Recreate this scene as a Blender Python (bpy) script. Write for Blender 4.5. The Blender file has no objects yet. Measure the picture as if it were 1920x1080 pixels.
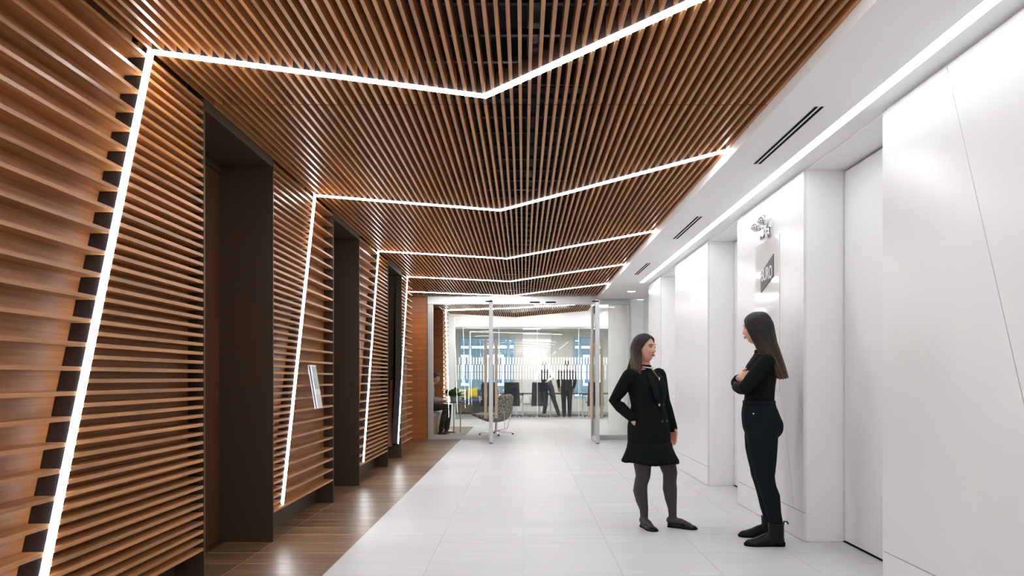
import bpy, bmesh, math, random
import numpy as np
from mathutils import Vector, Matrix
random.seed(7); np.random.seed(7)
SC = bpy.context.scene
COL = SC.collection
# ------------------------------------------------------------------ camera
F_PX, VPX, VPY, CAM_H = 1280.0, 981.0, 709.0, 1.22
cam_d = bpy.data.cameras.new('camera'); cam = bpy.data.objects.new('camera', cam_d); COL.objects.link(cam)
cam.location = (0, 0, CAM_H); cam.rotation_euler = (math.pi/2, 0, 0)
cam_d.sensor_width = 36; cam_d.lens = 36*F_PX/1920
cam_d.shift_x = -(VPX-960)/1920; cam_d.shift_y = (VPY-540)/1920
cam_d.clip_start = 0.05; cam_d.clip_end = 200
SC.camera = cam
# ------------------------------------------------------------------ world, exposure
w = bpy.data.worlds.new('sky'); SC.world = w; w.use_nodes = True
wb = w.node_tree.nodes['Background']; wb.inputs[0].default_value = (0.75, 0.88, 1.0, 1); wb.inputs[1].default_value = 3.0
SC.view_settings.view_transform = 'Standard'; SC.view_settings.look = 'None'
SC.view_settings.gamma = 1; SC.view_settings.use_curve_mapping = False
SC.view_settings.exposure = 0.74
LED_ZIG, LED_SOFFIT, LED_DOWN, LED_PEND = 27.0, 7.6, 20.0, 60.0

# ------------------------------------------------------------------ materials
MATS = {}
def mat(name, col, rough=0.5, metal=0.0, coat=0.0, emit=None, strength=0.0, spec=0.5):
    m = bpy.data.materials.new(name); m.use_nodes = True
    b = m.node_tree.nodes['Principled BSDF']
    b.inputs['Base Color'].default_value = (*col, 1); b.inputs['Roughness'].default_value = rough
    b.inputs['Metallic'].default_value = metal; b.inputs['Coat Weight'].default_value = coat
    b.inputs['Coat Roughness'].default_value = 0.08; b.inputs['Specular IOR Level'].default_value = spec
    if emit: b.inputs['Emission Color'].default_value = (*emit, 1); b.inputs['Emission Strength'].default_value = strength
    MATS[name] = m; return m
def grain(name, dark, light, stretch, rough=0.4, rnd=0.25, scale=1.0, spec=0.5, bump=0.0):
    """procedural streaky grain, stretched along one axis, with a tint of its own on each piece"""
    m = mat(name, light, rough, spec=spec); nt = m.node_tree; N = nt.nodes; L = nt.links; b = N['Principled BSDF']
    g = N.new('ShaderNodeNewGeometry'); oi = N.new('ShaderNodeObjectInfo')
    mp = N.new('ShaderNodeMapping'); mp.inputs['Scale'].default_value = stretch
    ad = N.new('ShaderNodeVectorMath'); ad.operation = 'SCALE'; ad.inputs['Scale'].default_value = 9.0
    cb = N.new('ShaderNodeCombineXYZ')
    for k in range(3): L.new(oi.outputs['Random'], cb.inputs[k])
    L.new(cb.outputs[0], ad.inputs[0]); L.new(ad.outputs[0], mp.inputs['Location'])
    L.new(g.outputs['Position'], mp.inputs['Vector'])
    nz = N.new('ShaderNodeTexNoise'); nz.inputs['Scale'].default_value = scale; nz.inputs['Detail'].default_value = 5; nz.inputs['Roughness'].default_value = 0.6
    nz.inputs['Distortion'].default_value = 0.6
    L.new(mp.outputs[0], nz.inputs['Vector'])
    rp = N.new('ShaderNodeValToRGB'); rp.color_ramp.elements[0].position = 0.3; rp.color_ramp.elements[1].position = 0.7
    rp.color_ramp.elements[0].color = (*dark, 1); rp.color_ramp.elements[1].color = (*light, 1)
    L.new(nz.outputs['Fac'], rp.inputs[0])
    mr = N.new('ShaderNodeMapRange'); mr.inputs[3].default_value = 1-rnd; mr.inputs[4].default_value = 1+rnd*0.6
    L.new(oi.outputs['Random'], mr.inputs[0])
    hs = N.new('ShaderNodeHueSaturation'); L.new(mr.outputs[0], hs.inputs['Value']); L.new(rp.outputs[0], hs.inputs['Color'])
    L.new(hs.outputs[0], b.inputs['Base Color'])
    if bump:
        bp = N.new('ShaderNodeBump'); bp.inputs['Strength'].default_value = bump; bp.inputs['Distance'].default_value = 0.002
        L.new(nz.outputs['Fac'], bp.inputs['Height']); L.new(bp.outputs[0], b.inputs['Normal'])
    return m
def speckle(name, a, b_, scale, rough=0.8):
    m = mat(name, a, rough); nt = m.node_tree; N = nt.nodes; L = nt.links
    tc = N.new('ShaderNodeNewGeometry'); nz = N.new('ShaderNodeTexNoise'); nz.inputs['Scale'].default_value = scale; nz.inputs['Detail'].default_value = 2
    L.new(tc.outputs['Position'], nz.inputs['Vector'])
    rp = N.new('ShaderNodeValToRGB'); rp.color_ramp.elements[0].position = 0.42; rp.color_ramp.elements[1].position = 0.6
    rp.color_ramp.elements[0].color = (*a, 1); rp.color_ramp.elements[1].color = (*b_, 1)
    L.new(nz.outputs['Fac'], rp.inputs[0]); L.new(rp.outputs[0], N['Principled BSDF'].inputs['Base Color']); return m
def glass(name, tint, ior=1.45):
    m = bpy.data.materials.new(name); m.use_nodes = True; nt = m.node_tree; N = nt.nodes; L = nt.links
    N.remove(N['Principled BSDF']); o = N['Material Output']
    t = N.new('ShaderNodeBsdfTransparent'); t.inputs[0].default_value = (*tint, 1)
    gl = N.new('ShaderNodeBsdfGlossy'); gl.inputs['Roughness'].default_value = 0.01
    fr = N.new('ShaderNodeFresnel'); fr.inputs[0].default_value = ior
    mx = N.new('ShaderNodeMixShader'); L.new(fr.outputs[0], mx.inputs[0]); L.new(t.outputs[0], mx.inputs[1]); L.new(gl.outputs[0], mx.inputs[2])
    L.new(mx.outputs[0], o.inputs['Surface']); MATS[name] = m; return m
WAL_D, WAL_L = (0.32, 0.130, 0.044), (0.56, 0.262, 0.096)
grain('slat_wood', WAL_D, WAL_L, (45, 1.6, 45), 0.36, 0.22)
grain('panel_wood', (0.25, 0.096, 0.032), (0.47, 0.205, 0.075), (30, 1.4, 42), 0.46, 0.12, bump=0.1, spec=0.25)
grain('plank_wood', (0.36, 0.115, 0.028), (0.52, 0.185, 0.050), (1.6, 1.6, 50), 0.40, 0.15)
grain('oak', (0.40, 0.24, 0.12), (0.55, 0.36, 0.19), (20, 3, 20), 0.45, 0.1)
grain('tile_wood', (0.095, 0.048, 0.021), (0.300, 0.175, 0.090), (0.9, 15, 10), 0.36, 0.30, spec=0.35)
grain('tile_white', (0.575, 0.573, 0.57), (0.655, 0.653, 0.65), (1.4, 60, 10), 0.42, 0.03, spec=0.3)
mat('grout', (0.55, 0.54, 0.53), 0.8); mat('grout_brown', (0.50, 0.34, 0.22), 0.8)
mat('white_panel', (0.77, 0.768, 0.768), 0.26)
mat('white_jamb', (0.89, 0.885, 0.88), 0.4); mat('white_gloss', (0.82, 0.82, 0.815), 0.06, coat=0.6)
mat('white_paint', (0.88, 0.878, 0.875), 0.55)
mat('white_door', (0.79, 0.788, 0.785), 0.30)
mat('bronze', (0.075, 0.050, 0.029), 0.42, 0.25); mat('copper_door', (0.17, 0.075, 0.030), 0.38, 0.5)
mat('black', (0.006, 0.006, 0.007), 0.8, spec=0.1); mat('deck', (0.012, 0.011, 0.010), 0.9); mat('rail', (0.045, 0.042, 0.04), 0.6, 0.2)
mat('led_housing', (0.045, 0.043, 0.052), 0.5, 0.2)
mat('led_zig', (0.9, 0.9, 0.9), 0.5, emit=(0.94, 0.965, 1.0), strength=LED_ZIG)
mat('led_soffit', (0.9, 0.9, 0.9), 0.5, emit=(0.92, 0.965, 1.0), strength=LED_SOFFIT)
mat('led_down', (0.9, 0.9, 0.9), 0.5, emit=(1, 0.97, 0.93), strength=LED_DOWN)
mat('led_pend', (0.9, 0.9, 0.9), 0.5, emit=(1, 0.98, 0.96), strength=LED_PEND)
mat('steel', (0.62, 0.61, 0.60), 0.28, 0.9); mat('chrome', (0.8, 0.8, 0.8), 0.06, 1.0); mat('alu', (0.60, 0.595, 0.59), 0.38, 0.6)
mat('bar_wood', (0.60, 0.45, 0.30), 0.5)
glass('glass', (0.965, 0.985, 0.975)); glass('glass_green', (0.90, 0.95, 0.93))
mat('film', (0.95, 0.95, 0.95), 0.6)
mat('sign_grey', (0.115, 0.108, 0.105), 0.5); mat('letter', (0.85, 0.85, 0.85), 0.5)
mat('skin', (0.66, 0.345, 0.24), 0.5); mat('skin_pale', (0.66, 0.36, 0.26), 0.5); mat('lips', (0.42, 0.10, 0.10), 0.4)
mat('eye_white', (0.75, 0.73, 0.70), 0.2); mat('iris', (0.02, 0.012, 0.008), 0.2); mat('brow', (0.03, 0.018, 0.012), 0.7)
mat('tights', (0.040, 0.030, 0.030), 0.6)
mat('black_cloth', (0.0045, 0.0065, 0.0070), 0.85, spec=0.12); mat('black_denim', (0.0055, 0.0090, 0.0105), 0.8, spec=0.12)
mat('leather', (0.004, 0.005, 0.006), 0.36, spec=0.2)
def hair_mat(name, root, tip, z0, z1):
    m = mat(name, root, 0.42, spec=0.3); nt = m.node_tree; N = nt.nodes; L = nt.links
    g = N.new('ShaderNodeNewGeometry'); sx = N.new('ShaderNodeSeparateXYZ'); L.new(g.outputs['Position'], sx.inputs[0])
    mr = N.new('ShaderNodeMapRange'); mr.inputs[1].default_value = z0; mr.inputs[2].default_value = z1; L.new(sx.outputs[2], mr.inputs[0])
    mp = N.new('ShaderNodeMapping'); mp.inputs['Scale'].default_value = (160, 160, 9); L.new(g.outputs['Position'], mp.inputs[0])
    nz = N.new('ShaderNodeTexNoise'); nz.inputs['Scale'].default_value = 1.0; nz.inputs['Detail'].default_value = 3; L.new(mp.outputs[0], nz.inputs['Vector'])
    mx = N.new('ShaderNodeMix'); mx.data_type = 'RGBA'
    ml = N.new('ShaderNodeMath'); ml.operation = 'MULTIPLY_ADD'; ml.inputs[1].default_value = 0.9; ml.inputs[2].default_value = -0.45; L.new(nz.outputs['Fac'], ml.inputs[0])
    ad = N.new('ShaderNodeMath'); ad.operation = 'ADD'; ad.use_clamp = True; L.new(mr.outputs[0], ad.inputs[0]); L.new(ml.outputs[0], ad.inputs[1])
    L.new(ad.outputs[0], mx.inputs[0]); mx.inputs[6].default_value = (*root, 1); mx.inputs[7].default_value = (*tip, 1)
    L.new(mx.outputs[2], N['Principled BSDF'].inputs['Base Color']); return m
hair_mat('hair_a', (0.012, 0.009, 0.008), (0.075, 0.042, 0.026), 1.50, 1.28)
hair_mat('hair_b', (0.008, 0.007, 0.006), (0.085, 0.044, 0.022), 1.54, 1.27)
mat('hair_grey', (0.07, 0.06, 0.055), 0.6); mat('hair_dark', (0.012, 0.011, 0.010), 0.6)
mat('shirt_grey', (0.42, 0.43, 0.43), 0.8); mat('shirt_white', (0.75, 0.76, 0.78), 0.7); mat('vest', (0.020, 0.020, 0.026), 0.8)
mat('suit', (0.018, 0.024, 0.028), 0.8); mat('trouser_brown', (0.040, 0.034, 0.028), 0.8); mat('jeans', (0.030, 0.040, 0.060), 0.8)
mat('shoe_brown', (0.16, 0.060, 0.028), 0.4); mat('shoe_dark', (0.025, 0.020, 0.018), 0.4)
speckle('tweed', (0.07, 0.062, 0.052), (0.50, 0.46, 0.40), 42); speckle('carpet', (0.16, 0.165, 0.17), (0.34, 0.34, 0.34), 14)
mat('chair_grey', (0.032, 0.037, 0.044), 0.55); mat('chair_olive', (0.16, 0.15, 0.12), 0.7)
mat('sofa_blue', (0.085, 0.115, 0.24), 0.85); mat('sofa_grey', (0.16, 0.155, 0.14), 0.85)
mat('yellow', (0.72, 0.52, 0.045), 0.8); mat('cream', (0.68, 0.66, 0.45), 0.8)
mat('bench_blue', (0.36, 0.42, 0.54), 0.85); mat('table_dark', (0.045, 0.028, 0.020), 0.25)
mat('pot', (0.62, 0.60, 0.58), 0.35); mat('leaf', (0.085, 0.20, 0.030), 0.5); mat('petal', (0.50, 0.34, 0.36), 0.6)
mat('beige', (0.70, 0.68, 0.63), 0.8); mat('win_frame', (0.42, 0.58, 0.72), 0.5)
mat('facade', (0.05, 0.075, 0.10), 0.7); mat('facade_trim', (0.42, 0.55, 0.63), 0.6); mat('facade_glass', (0.04, 0.09, 0.14), 0.1)
mat('screen', (0.34, 0.40, 0.40), 0.25); mat('navy', (0.015, 0.02, 0.10), 0.3)
mat('white_plastic', (0.78, 0.78, 0.77), 0.3)

# ------------------------------------------------------------------ mesh helpers
class MB:
    def __init__(s): s.v = []; s.f = []; s.mi = []
    def add(s, vs, fs, k=0):
        o = len(s.v); s.v += [tuple(p) for p in vs]; s.f += [tuple(i+o for i in f) for f in fs]; s.mi += [k]*len(fs); return s
    def box(s, x0, x1, y0, y1, z0, z1, k=0):
        return s.add([(x0,y0,z0),(x1,y0,z0),(x1,y1,z0),(x0,y1,z0),(x0,y0,z1),(x1,y0,z1),(x1,y1,z1),(x0,y1,z1)],
                     [(0,3,2,1),(4,5,6,7),(0,1,5,4),(1,2,6,5),(2,3,7,6),(3,0,4,7)], k)
    def prism(s, poly, axis, a, b, k=0):
        """poly: 2D outline in the two other axes (cyclic order), extruded along axis from a to b"""
        n = len(poly)
        def mk(p, t):
            if axis == 'x': return (t, p[0], p[1])
            if axis == 'y': return (p[0], t, p[1])
            return (p[0], p[1], t)
        vs = [mk(p, a) for p in poly]+[mk(p, b) for p in poly]
        fs = [tuple(range(n-1, -1, -1)), tuple(range(n, 2*n))]+[(i, (i+1) % n, n+(i+1) % n, n+i) for i in range(n)]
        return s.add(vs, fs, k)
    def rings(s, rings, k=0, cap=True, closed=False):
        n = len(rings[0]); vs = [p for r in rings for p in r]; fs = []
        m = len(rings)
        for i in range(m if closed else m-1):
            j = (i+1) % m
            for q in range(n): fs.append((i*n+q, i*n+(q+1) % n, j*n+(q+1) % n, j*n+q))
        if cap and not closed: fs.append(tuple(range(n-1, -1, -1))); fs.append(tuple((m-1)*n+q for q in range(n)))
        return s.add(vs, fs, k)
    def tube(s, pts, rad, n=10, k=0, flat=1.0, side=None, round_ends=True):
        """tapered tube along points; flat squeezes it across 'side'"""
        P = [Vector(p) for p in pts]
        if not hasattr(rad, '__len__'): rad = [rad]*len(P)
        rad = list(rad)
        if round_ends:
            d0 = (P[0]-P[1]).normalized(); d1 = (P[-1]-P[-2]).normalized()
            a, b, ra, rb = P[0], P[-1], rad[0], rad[-1]
            P = [a+d0*ra*0.95, a+d0*ra*0.6]+P+[b+d1*rb*0.6, b+d1*rb*0.95]; rad = [ra*0.28, ra*0.8]+rad+[rb*0.8, rb*0.28]
        rs = []; prev = None
        for i, p in enumerate(P):
            t = (P[min(i+1, len(P)-1)]-P[max(i-1, 0)]).normalized()
            ref = Vector(side) if side is not None else (prev if prev is not None else (Vector((0,0,1)) if abs(t.z) < 0.9 else Vector((1,0,0))))
            u = (ref - t*ref.dot(t)).normalized(); v = t.cross(u); prev = u
            rs.append([tuple(p+u*math.cos(2*math.pi*q/n)*rad[i]+v*math.sin(2*math.pi*q/n)*rad[i]*flat) for q in range(n)])
        return s.rings(rs, k)
    def ell(s, c, a, b, d, k=0, nu=14, nv=9):
        """ellipsoid with half-axis vectors a, b, d"""
        c, a, b, d = map(Vector, (c, a, b, d)); rs = []
        for i in range(nv+1):
            th = math.pi*(0.02+0.96*i/nv)
            rs.append([tuple(c - d*math.cos(th)+(a*math.cos(2*math.pi*q/nu)+b*math.sin(2*math.pi*q/nu))*math.sin(th)) for q in range(nu)])
        return s.rings(rs, k)
    def cyl(s, c, r, z0, z1, n=20, k=0, r2=None):
        r2 = r if r2 is None else r2
        return s.rings([[(c[0]+r*math.cos(2*math.pi*q/n), c[1]+r*math.sin(2*math.pi*q/n), z0) for q in range(n)],
                        [(c[0]+r2*math.cos(2*math.pi*q/n), c[1]+r2*math.sin(2*math.pi*q/n), z1) for q in range(n)]], k)
    def mesh(s, name, mats, smooth=False):
        me = bpy.data.meshes.new(name); me.from_pydata(s.v, [], s.f)
        for m in (mats if isinstance(mats, (list, tuple)) else [mats]): me.materials.append(MATS[m])
        if any(s.mi): me.polygons.foreach_set('material_index', s.mi)
        if smooth: me.polygons.foreach_set('use_smooth', [True]*len(me.polygons))
        bm = bmesh.new(); bm.from_mesh(me); bmesh.ops.recalc_face_normals(bm, faces=bm.faces); bm.to_mesh(me); bm.free()
        me.update(); return me
    def build(s, name, mats, parent=None, smooth=False, bevel=0.0, seg=2, sub=0):
        return link(name, s.mesh(name, mats, smooth), parent, bevel, seg, sub)
def link(name, me, parent=None, bevel=0.0, seg=2, sub=0):
    o = bpy.data.objects.new(name, me); COL.objects.link(o)
    if parent is not None:
        o.parent = parent; o.matrix_parent_inverse = Matrix.Translation(-Vector(parent.location)) if parent.rotation_euler.z == 0 else parent_inv(parent)
    if bevel:
        b = o.modifiers.new('bevel', 'BEVEL'); b.width = bevel; b.segments = seg; b.limit_method = 'ANGLE'
    if sub:
        b = o.modifiers.new('sub', 'SUBSURF'); b.levels = sub; b.render_levels = sub
    return o
def parent_inv(p):
    return (Matrix.Translation(p.location) @ p.rotation_euler.to_matrix().to_4x4()).inverted()
def empty(name, loc=(0,0,0)):
    o = bpy.data.objects.new(name, None); COL.objects.link(o); o.location = loc; o.empty_display_size = 0.1; return o
def tag(o, label, cat=None, group=None, kind=None):
    o['label'] = label
    if cat: o['category'] = cat
    if group: o['group'] = group
    if kind: o['kind'] = kind
    return o
_unit = {}
def piece(name, m, x0, x1, y0, y1, z0, z1, parent):
    """a box that shares one unit mesh per material"""
    if m not in _unit:
        _unit[m] = MB().box(-.5, .5, -.5, .5, -.5, .5).mesh('unit_'+m, m)
    o = bpy.data.objects.new(name, _unit[m]); COL.objects.link(o)
    if parent is not None:
        o.parent = parent; o.matrix_parent_inverse = Matrix.Translation(-Vector(parent.location))
    o.location = ((x0+x1)/2, (y0+y1)/2, (z0+z1)/2); o.scale = (x1-x0, y1-y0, z1-z0); return o
def remeshed(mb, name, mats, voxel, smooth_it=6, fac=0.5):
    """one continuous skin over all the closed shapes of mb"""
    me = mb.mesh(name+'_raw', mats); o = bpy.data.objects.new(name+'_raw', me); COL.objects.link(o)
    r = o.modifiers.new('r', 'REMESH'); r.mode = 'VOXEL'; r.voxel_size = voxel; r.use_smooth_shade = True
    if smooth_it:
        s = o.modifiers.new('s', 'SMOOTH'); s.factor = fac; s.iterations = smooth_it
    dg = bpy.context.evaluated_depsgraph_get(); dg.update()
    out = bpy.data.meshes.new_from_object(o.evaluated_get(dg)); out.name = name
    bpy.data.objects.remove(o); bpy.data.meshes.remove(me)
    if len(out.materials) == 0:
        for m in (mats if isinstance(mats, (list, tuple)) else [mats]): out.materials.append(MATS[m])
    out.polygons.foreach_set('use_smooth', [True]*len(out.polygons))
    return out

# ------------------------------------------------------------------ key dimensions (metres; Y runs down the corridor)
XL, XLB, XLR = -1.864, -1.954, -2.26       # slat fronts, backing, lift recess on the left
XR, XRR = 2.09, 2.39                       # white panel fronts, lift recess on the right
ZC, ZS, SD, ST = 2.854, 2.785, 0.09, 0.018 # slat ceiling, white soffit, slat depth, slat thickness
XS = 1.465                                 # edge of the soffit
LIFTS = [(3.98, 5.09), (6.69, 7.76), (9.39, 10.46)]
LEDS = [-4.64, -1.96, 0.73, 3.417, 6.11, 8.79, 11.0, 13.0]
Y_BACK, Y_GL = -6.0, 13.65
LW = 0.0225                                 # half width of a light line
def led_ceil(x, y0):
    return y0+0.54*(x-XL)/1.64 if x < -0.224 else y0+0.54-1.75*(x+0.224)/(XS+0.224)
def led_wall(z, y0): return y0-0.316*(ZC-z)

# ------------------------------------------------------------------ floor
fl = MB(); fl.box(-2.8, 2.8, Y_BACK, 20.3, -0.08, -0.004)
floor = fl.build('floor', 'grout'); tag(floor, 'pale tiled corridor floor with a strip of brown wood-look tiles', 'floor', kind='structure')
TY, TX = 0.277, 0.62
ys = [Y_GL-0.02-TY*i for i in range(45)]
for i, y in enumerate(ys):
    if y < 2.2: break
    for c in range(6):
        x0 = -1.24+TX*c
        piece('floor_tile', 'tile_white', x0+.001, x0+TX-.001, y-TY+.001, y-.001, -0.01, 0, floor)
    for c in range(2):
        x0 = -2.48+TX*c
        piece('wood_tile', 'tile_wood', x0+.0022, x0+TX-.0022, y-TY+.0045, y-.0045, -0.01, 0.0, floor)
MB().box(-2.48, -1.2385, 2.2, Y_GL-.02, -0.006, -0.0008).build('grout_bed', 'grout_brown', floor)
MB().box(-1.24, 2.48, Y_BACK, 2.6, -0.01, -0.001).build('near_tiles', 'tile_white', floor)
MB().box(-2.48, -1.24, Y_BACK, 2.6, -0.01, -0.001).build('near_wood_tiles', 'tile_wood', floor)
lf = MB().box(-1.24, 5.0, Y_GL-.02, 20.28, -0.01, 0.0).build('lounge_tiles', 'tile_white', floor)
MB().box(-4.5, -1.24, 17.2, 20.28, -0.01, 0.0).build('lounge_tiles', 'tile_white', floor)
MB().box(-2.8, -1.24, Y_GL-.02, 17.2, -0.01, 0.0).build('lounge_wood_tiles', 'tile_wood', floor)
cf = MB().box(-4.5, 5.0, 20.28, 25.2, -0.02, 0.0).build('floor', 'carpet'); tag(cf, 'mottled grey carpet floor of the glass meeting room', 'floor', kind='structure')

# ------------------------------------------------------------------ left wall: slatted piers between the lifts
PIERS = [(-0.9, LIFTS[0][0], 3, 'w', 't', 'nearest slatted walnut wall bay, before the first dark lift opening'),
         (LIFTS[0][1], LIFTS[1][0], 4, 't', 'w', 'slatted walnut wall bay carrying the tilted white holder'),
         (LIFTS[1][1], LIFTS[2][0], 5, 'w', 't', 'slatted walnut wall bay between the second and third dark lift openings'),
         (LIFTS[2][1], 11.47, 6, 't', 'w', 'farthest slatted walnut wall bay, beyond the third dark lift opening')]
for (y0, y1, li, na, nb, lab) in PIERS:
    yl = LEDS[li]
    top, bot = yl, led_wall(0.2, yl)
    lo = LW+0.004
    # backing boards either side of the light line
    m = MB()
    root = MB().box(-2.6, -2.03, y0+.001, y1-.001, 0, 3.3).build('wall_left', 'bronze')
    tag(root, lab, 'wall', kind='structure')
    zt, zb = 2.93, 0.205
    yt, yb = led_wall(zt, yl), led_wall(zb, yl)
    MB().prism([(y0+.002, zb), (yb-lo, zb), (yt-lo, zt), (y0+.002, zt)], 'x', -2.03, XLB).build('backing_panel', 'panel_wood', root)
    MB().prism([(yb+lo, zb), (y1-.002, zb), (y1-.002, zt), (yt+lo, zt)], 'x', -2.03, XLB).build('backing_panel', 'panel_wood', root)
    for i in range(51):
        z = 0.215+0.0518*i
        yc = led_wall(z+ST/2, yl)
        for seg, kind in ((0, na), (1, nb)):
            if kind == 'w' and i % 2: continue
            if i == 0:
                if seg: continue
                a, b = y0+.001, y1-.001
            else: a, b = (y0+.001, yc-lo-.003) if seg == 0 else (yc+lo+.003, y1-.001)
            if b-a < 0.02: continue
            piece('slat', 'slat_wood', XLB+.0005, XL, a, b, z, z+ST, root)
# plain walnut wall behind the camera
tag(MB().box(-2.6, XLB, Y_BACK, -0.9, 0, 3.3).build('wall_left', 'panel_wood'), 'plain walnut wall behind the viewer on the left', 'wall', kind='structure')

# dark lift openings on the left
ORD = ['nearest', 'middle', 'farthest']
for n, (a, b) in enumerate(LIFTS):
    d = empty('door_%d' % (n+1), (XL, (a+b)/2, 0)); tag(d, ORD[n]+' dark bronze lift doorway in the slatted walnut wall', 'elevator', kind='structure')
    t = 0.012
    MB().box(-2.6, XL+.004, b-t, b, 0, ZC-.004).build('jamb', 'bronze', d, bevel=.0015)
    MB().box(-2.6, XL+.004, a, a+t, 0, ZC-.004).build('jamb', 'bronze', d, bevel=.0015)
    MB().box(-2.6, XL+.002, a+t, b-t, 2.79, ZC-.004).build('header', 'bronze', d, bevel=.0015)
    w2 = (b-a-2*t)/2
    for k in range(2):
        MB().box(XLR-.03, XLR, a+t+k*w2+.002, a+t+(k+1)*w2-.002, 0.012, 2.74).build('door_panel', 'copper_door', d, bevel=.002)
    MB().box(XLR-.05, XLR+.012, a+t, b-t, 2.742, 2.789).build('transom', 'bronze', d)
    MB().box(XLR-.05, XLR+.05, a+t, b-t, 0.0005, 0.006).build('sill', 'bronze', d)
    MB().box(-2.62, -2.5, a+t, b-t, 0, 3.3).build('shaft_back', 'black', d)
    MB().box(-2.6, XL-.01, a, b, ZC, 3.3).build('bulkhead', 'bronze', d)

# ------------------------------------------------------------------ light lines
def strip(pts, half, nrm):
    """mitred ribbon outline along 3D points lying in a plane with normal nrm"""
    P = [Vector(p) for p in pts]; nrm = Vector(nrm); A = []; B = []
    for i, p in enumerate(P):
        dirs = []
        if i: dirs.append((P[i]-P[i-1]).normalized())
        if i < len(P)-1: dirs.append((P[i+1]-P[i]).normalized())
        ns = [nrm.cross(d_).normalized() for d_ in dirs]
        nn = sum(ns, Vector()).normalized(); s = half/max(0.3, nn.dot(ns[0]))
        A.append(p+nn*s); B.append(p-nn*s)
    return A, B
def ribbon(mb, pts, half, nrm, t0, t1, k=0):
    A, B = strip(pts, half, nrm); N = Vector(nrm); m = len(A)
    rs = [[tuple(A[i]+N*t0), tuple(B[i]+N*t0), tuple(B[i]+N*t1), tuple(A[i]+N*t1)] for i in range(m)]
    return mb.rings(rs, k)
LAB = {0: 'added unseen white zigzag fill light line farthest behind the viewer', 1: 'second added unseen white zigzag fill light line behind the viewer', 2: 'added unseen white zigzag fill light line right above the viewer', 3: 'largest and nearest white zigzag light line down the slats and across the slatted ceiling',  # lines above and behind the viewer are unseen, added for bounce light
       4: 'white zigzag light line beside the tilted white holder, second nearest', 5: 'white zigzag light line third from the viewer, before the third lift opening',
       6: 'white zigzag light line just past the third dark lift opening', 7: 'last white zigzag light line, on the slat ceiling closest to the glass doors'}
for i, y0 in enumerate(LEDS):
    xl = XL if i < 7 else -2.55
    root = empty('light_line', (XL, y0, 0)); tag(root, LAB[i], 'light', 'zigzag light lines')
    cp = [(xl, led_ceil(xl, y0), ZC), (-0.224, y0+0.54, ZC), (XS-.001, led_ceil(XS, y0), ZC)]
    ribbon(MB(), cp, LW-.003, (0, 0, 1), 0.004, SD).build('ceiling_housing', 'led_housing', root)
    ribbon(MB(), cp, LW, (0, 0, 1), -0.003, 0.003).build('ceiling_diffuser', 'led_zig', root)
    yr = led_ceil(XS, y0)   # the line turns down the soffit's edge
    MB().prism([(yr-LW*1.4, ZC-.003), (yr+LW*1.4, ZC-.003), (yr+LW*1.4+.02, ZS), (yr-LW*1.4+.02, ZS)], 'x', XS-.004, XS-.0005).build('end_diffuser', 'led_zig', root)
    if 2 < i < 7:
        wp = [(XL, led_wall(0.235, y0), 0.245), (XL, y0, ZC-.0)]
        ribbon(MB(), wp, LW-.003, (1, 0, 0), -SD, -0.003).build('wall_housing', 'led_housing', root)
        ribbon(MB(), wp, LW, (1, 0, 0), -0.003, 0.003).build('wall_diffuser', 'led_zig', root)

# ------------------------------------------------------------------ slatted ceiling panels
PB = [(-5.25, -2.14, 'slatted walnut ceiling panel far behind the viewer'), (-2.14, 0.97, 'slatted walnut ceiling panel above and behind the viewer'), (0.97, 4.08, 'nearest slatted walnut ceiling panel, crossed by the largest light line'),
      (4.08, 7.19, 'slatted walnut ceiling panel second from the viewer'), (7.19, 10.30, 'slatted walnut ceiling panel third from the viewer'),
      (10.30, 13.56, 'slatted walnut ceiling panel next to the glass doors')]
for (a, b, lab) in PB:
    root = empty('ceiling', (0, (a+b)/2, ZC)); tag(root, lab, 'ceiling', kind='structure')
    n = 64; XF = XL+.011; pitch = (XS-.012-XF)/(n-1)
    xs = [XF+pitch*k for k in range(n)]
    if b > 11: xs_ext = [XF-pitch*k for k in range(1, 14)]
    else: xs_ext = []
    for x in xs+xs_ext:
        s0 = a+.006 if x > XL else 11.48
        cuts = []
        for li, y0 in enumerate(LEDS):
            if x < XL and li != 7: continue
            c = led_ceil(x, y0); hw = (LW+.003)/math.cos(math.radians(18))+.005 if x < -.224 else (LW+.003)/math.cos(math.radians(46))+.012
            cuts.append((c-hw, c+hw))
        cur = s0
        for c0, c1 in sorted(cuts)+[(b-.006, 99)]:
            e = min(c0, b-.006)
            if e-cur > 0.015: piece('slat', 'slat_wood', x-ST/2, x+ST/2, cur, e, ZC, ZC+SD, root)
            cur = max(cur, c1)
            if cur > b: break
    y = a+.15
    while y < b-.05:
        piece('carrier_rail', 'rail', (XL if b < 11 else -2.55), XS-.004, y-.012, y+.012, ZC+SD+.001, ZC+SD+.03, root); y += 0.29
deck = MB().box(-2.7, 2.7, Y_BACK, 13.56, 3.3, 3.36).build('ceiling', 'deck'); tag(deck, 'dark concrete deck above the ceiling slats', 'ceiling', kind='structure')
duct = empty('conduit', (0.05, 6, 3.1)); tag(duct, 'grey conduit and duct run above the ceiling slats', 'duct')
MB().box(0.02, 0.10, 1.0, 13.4, 3.0, 3.06).build('conduit_run', 'rail', duct)
for y in (4.35, 4.5, 8.0, 11.5):
    MB().box(-0.5, 1.0, y, y+.09, 3.07, 3.16).build('cross_duct', 'rail', duct)

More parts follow.
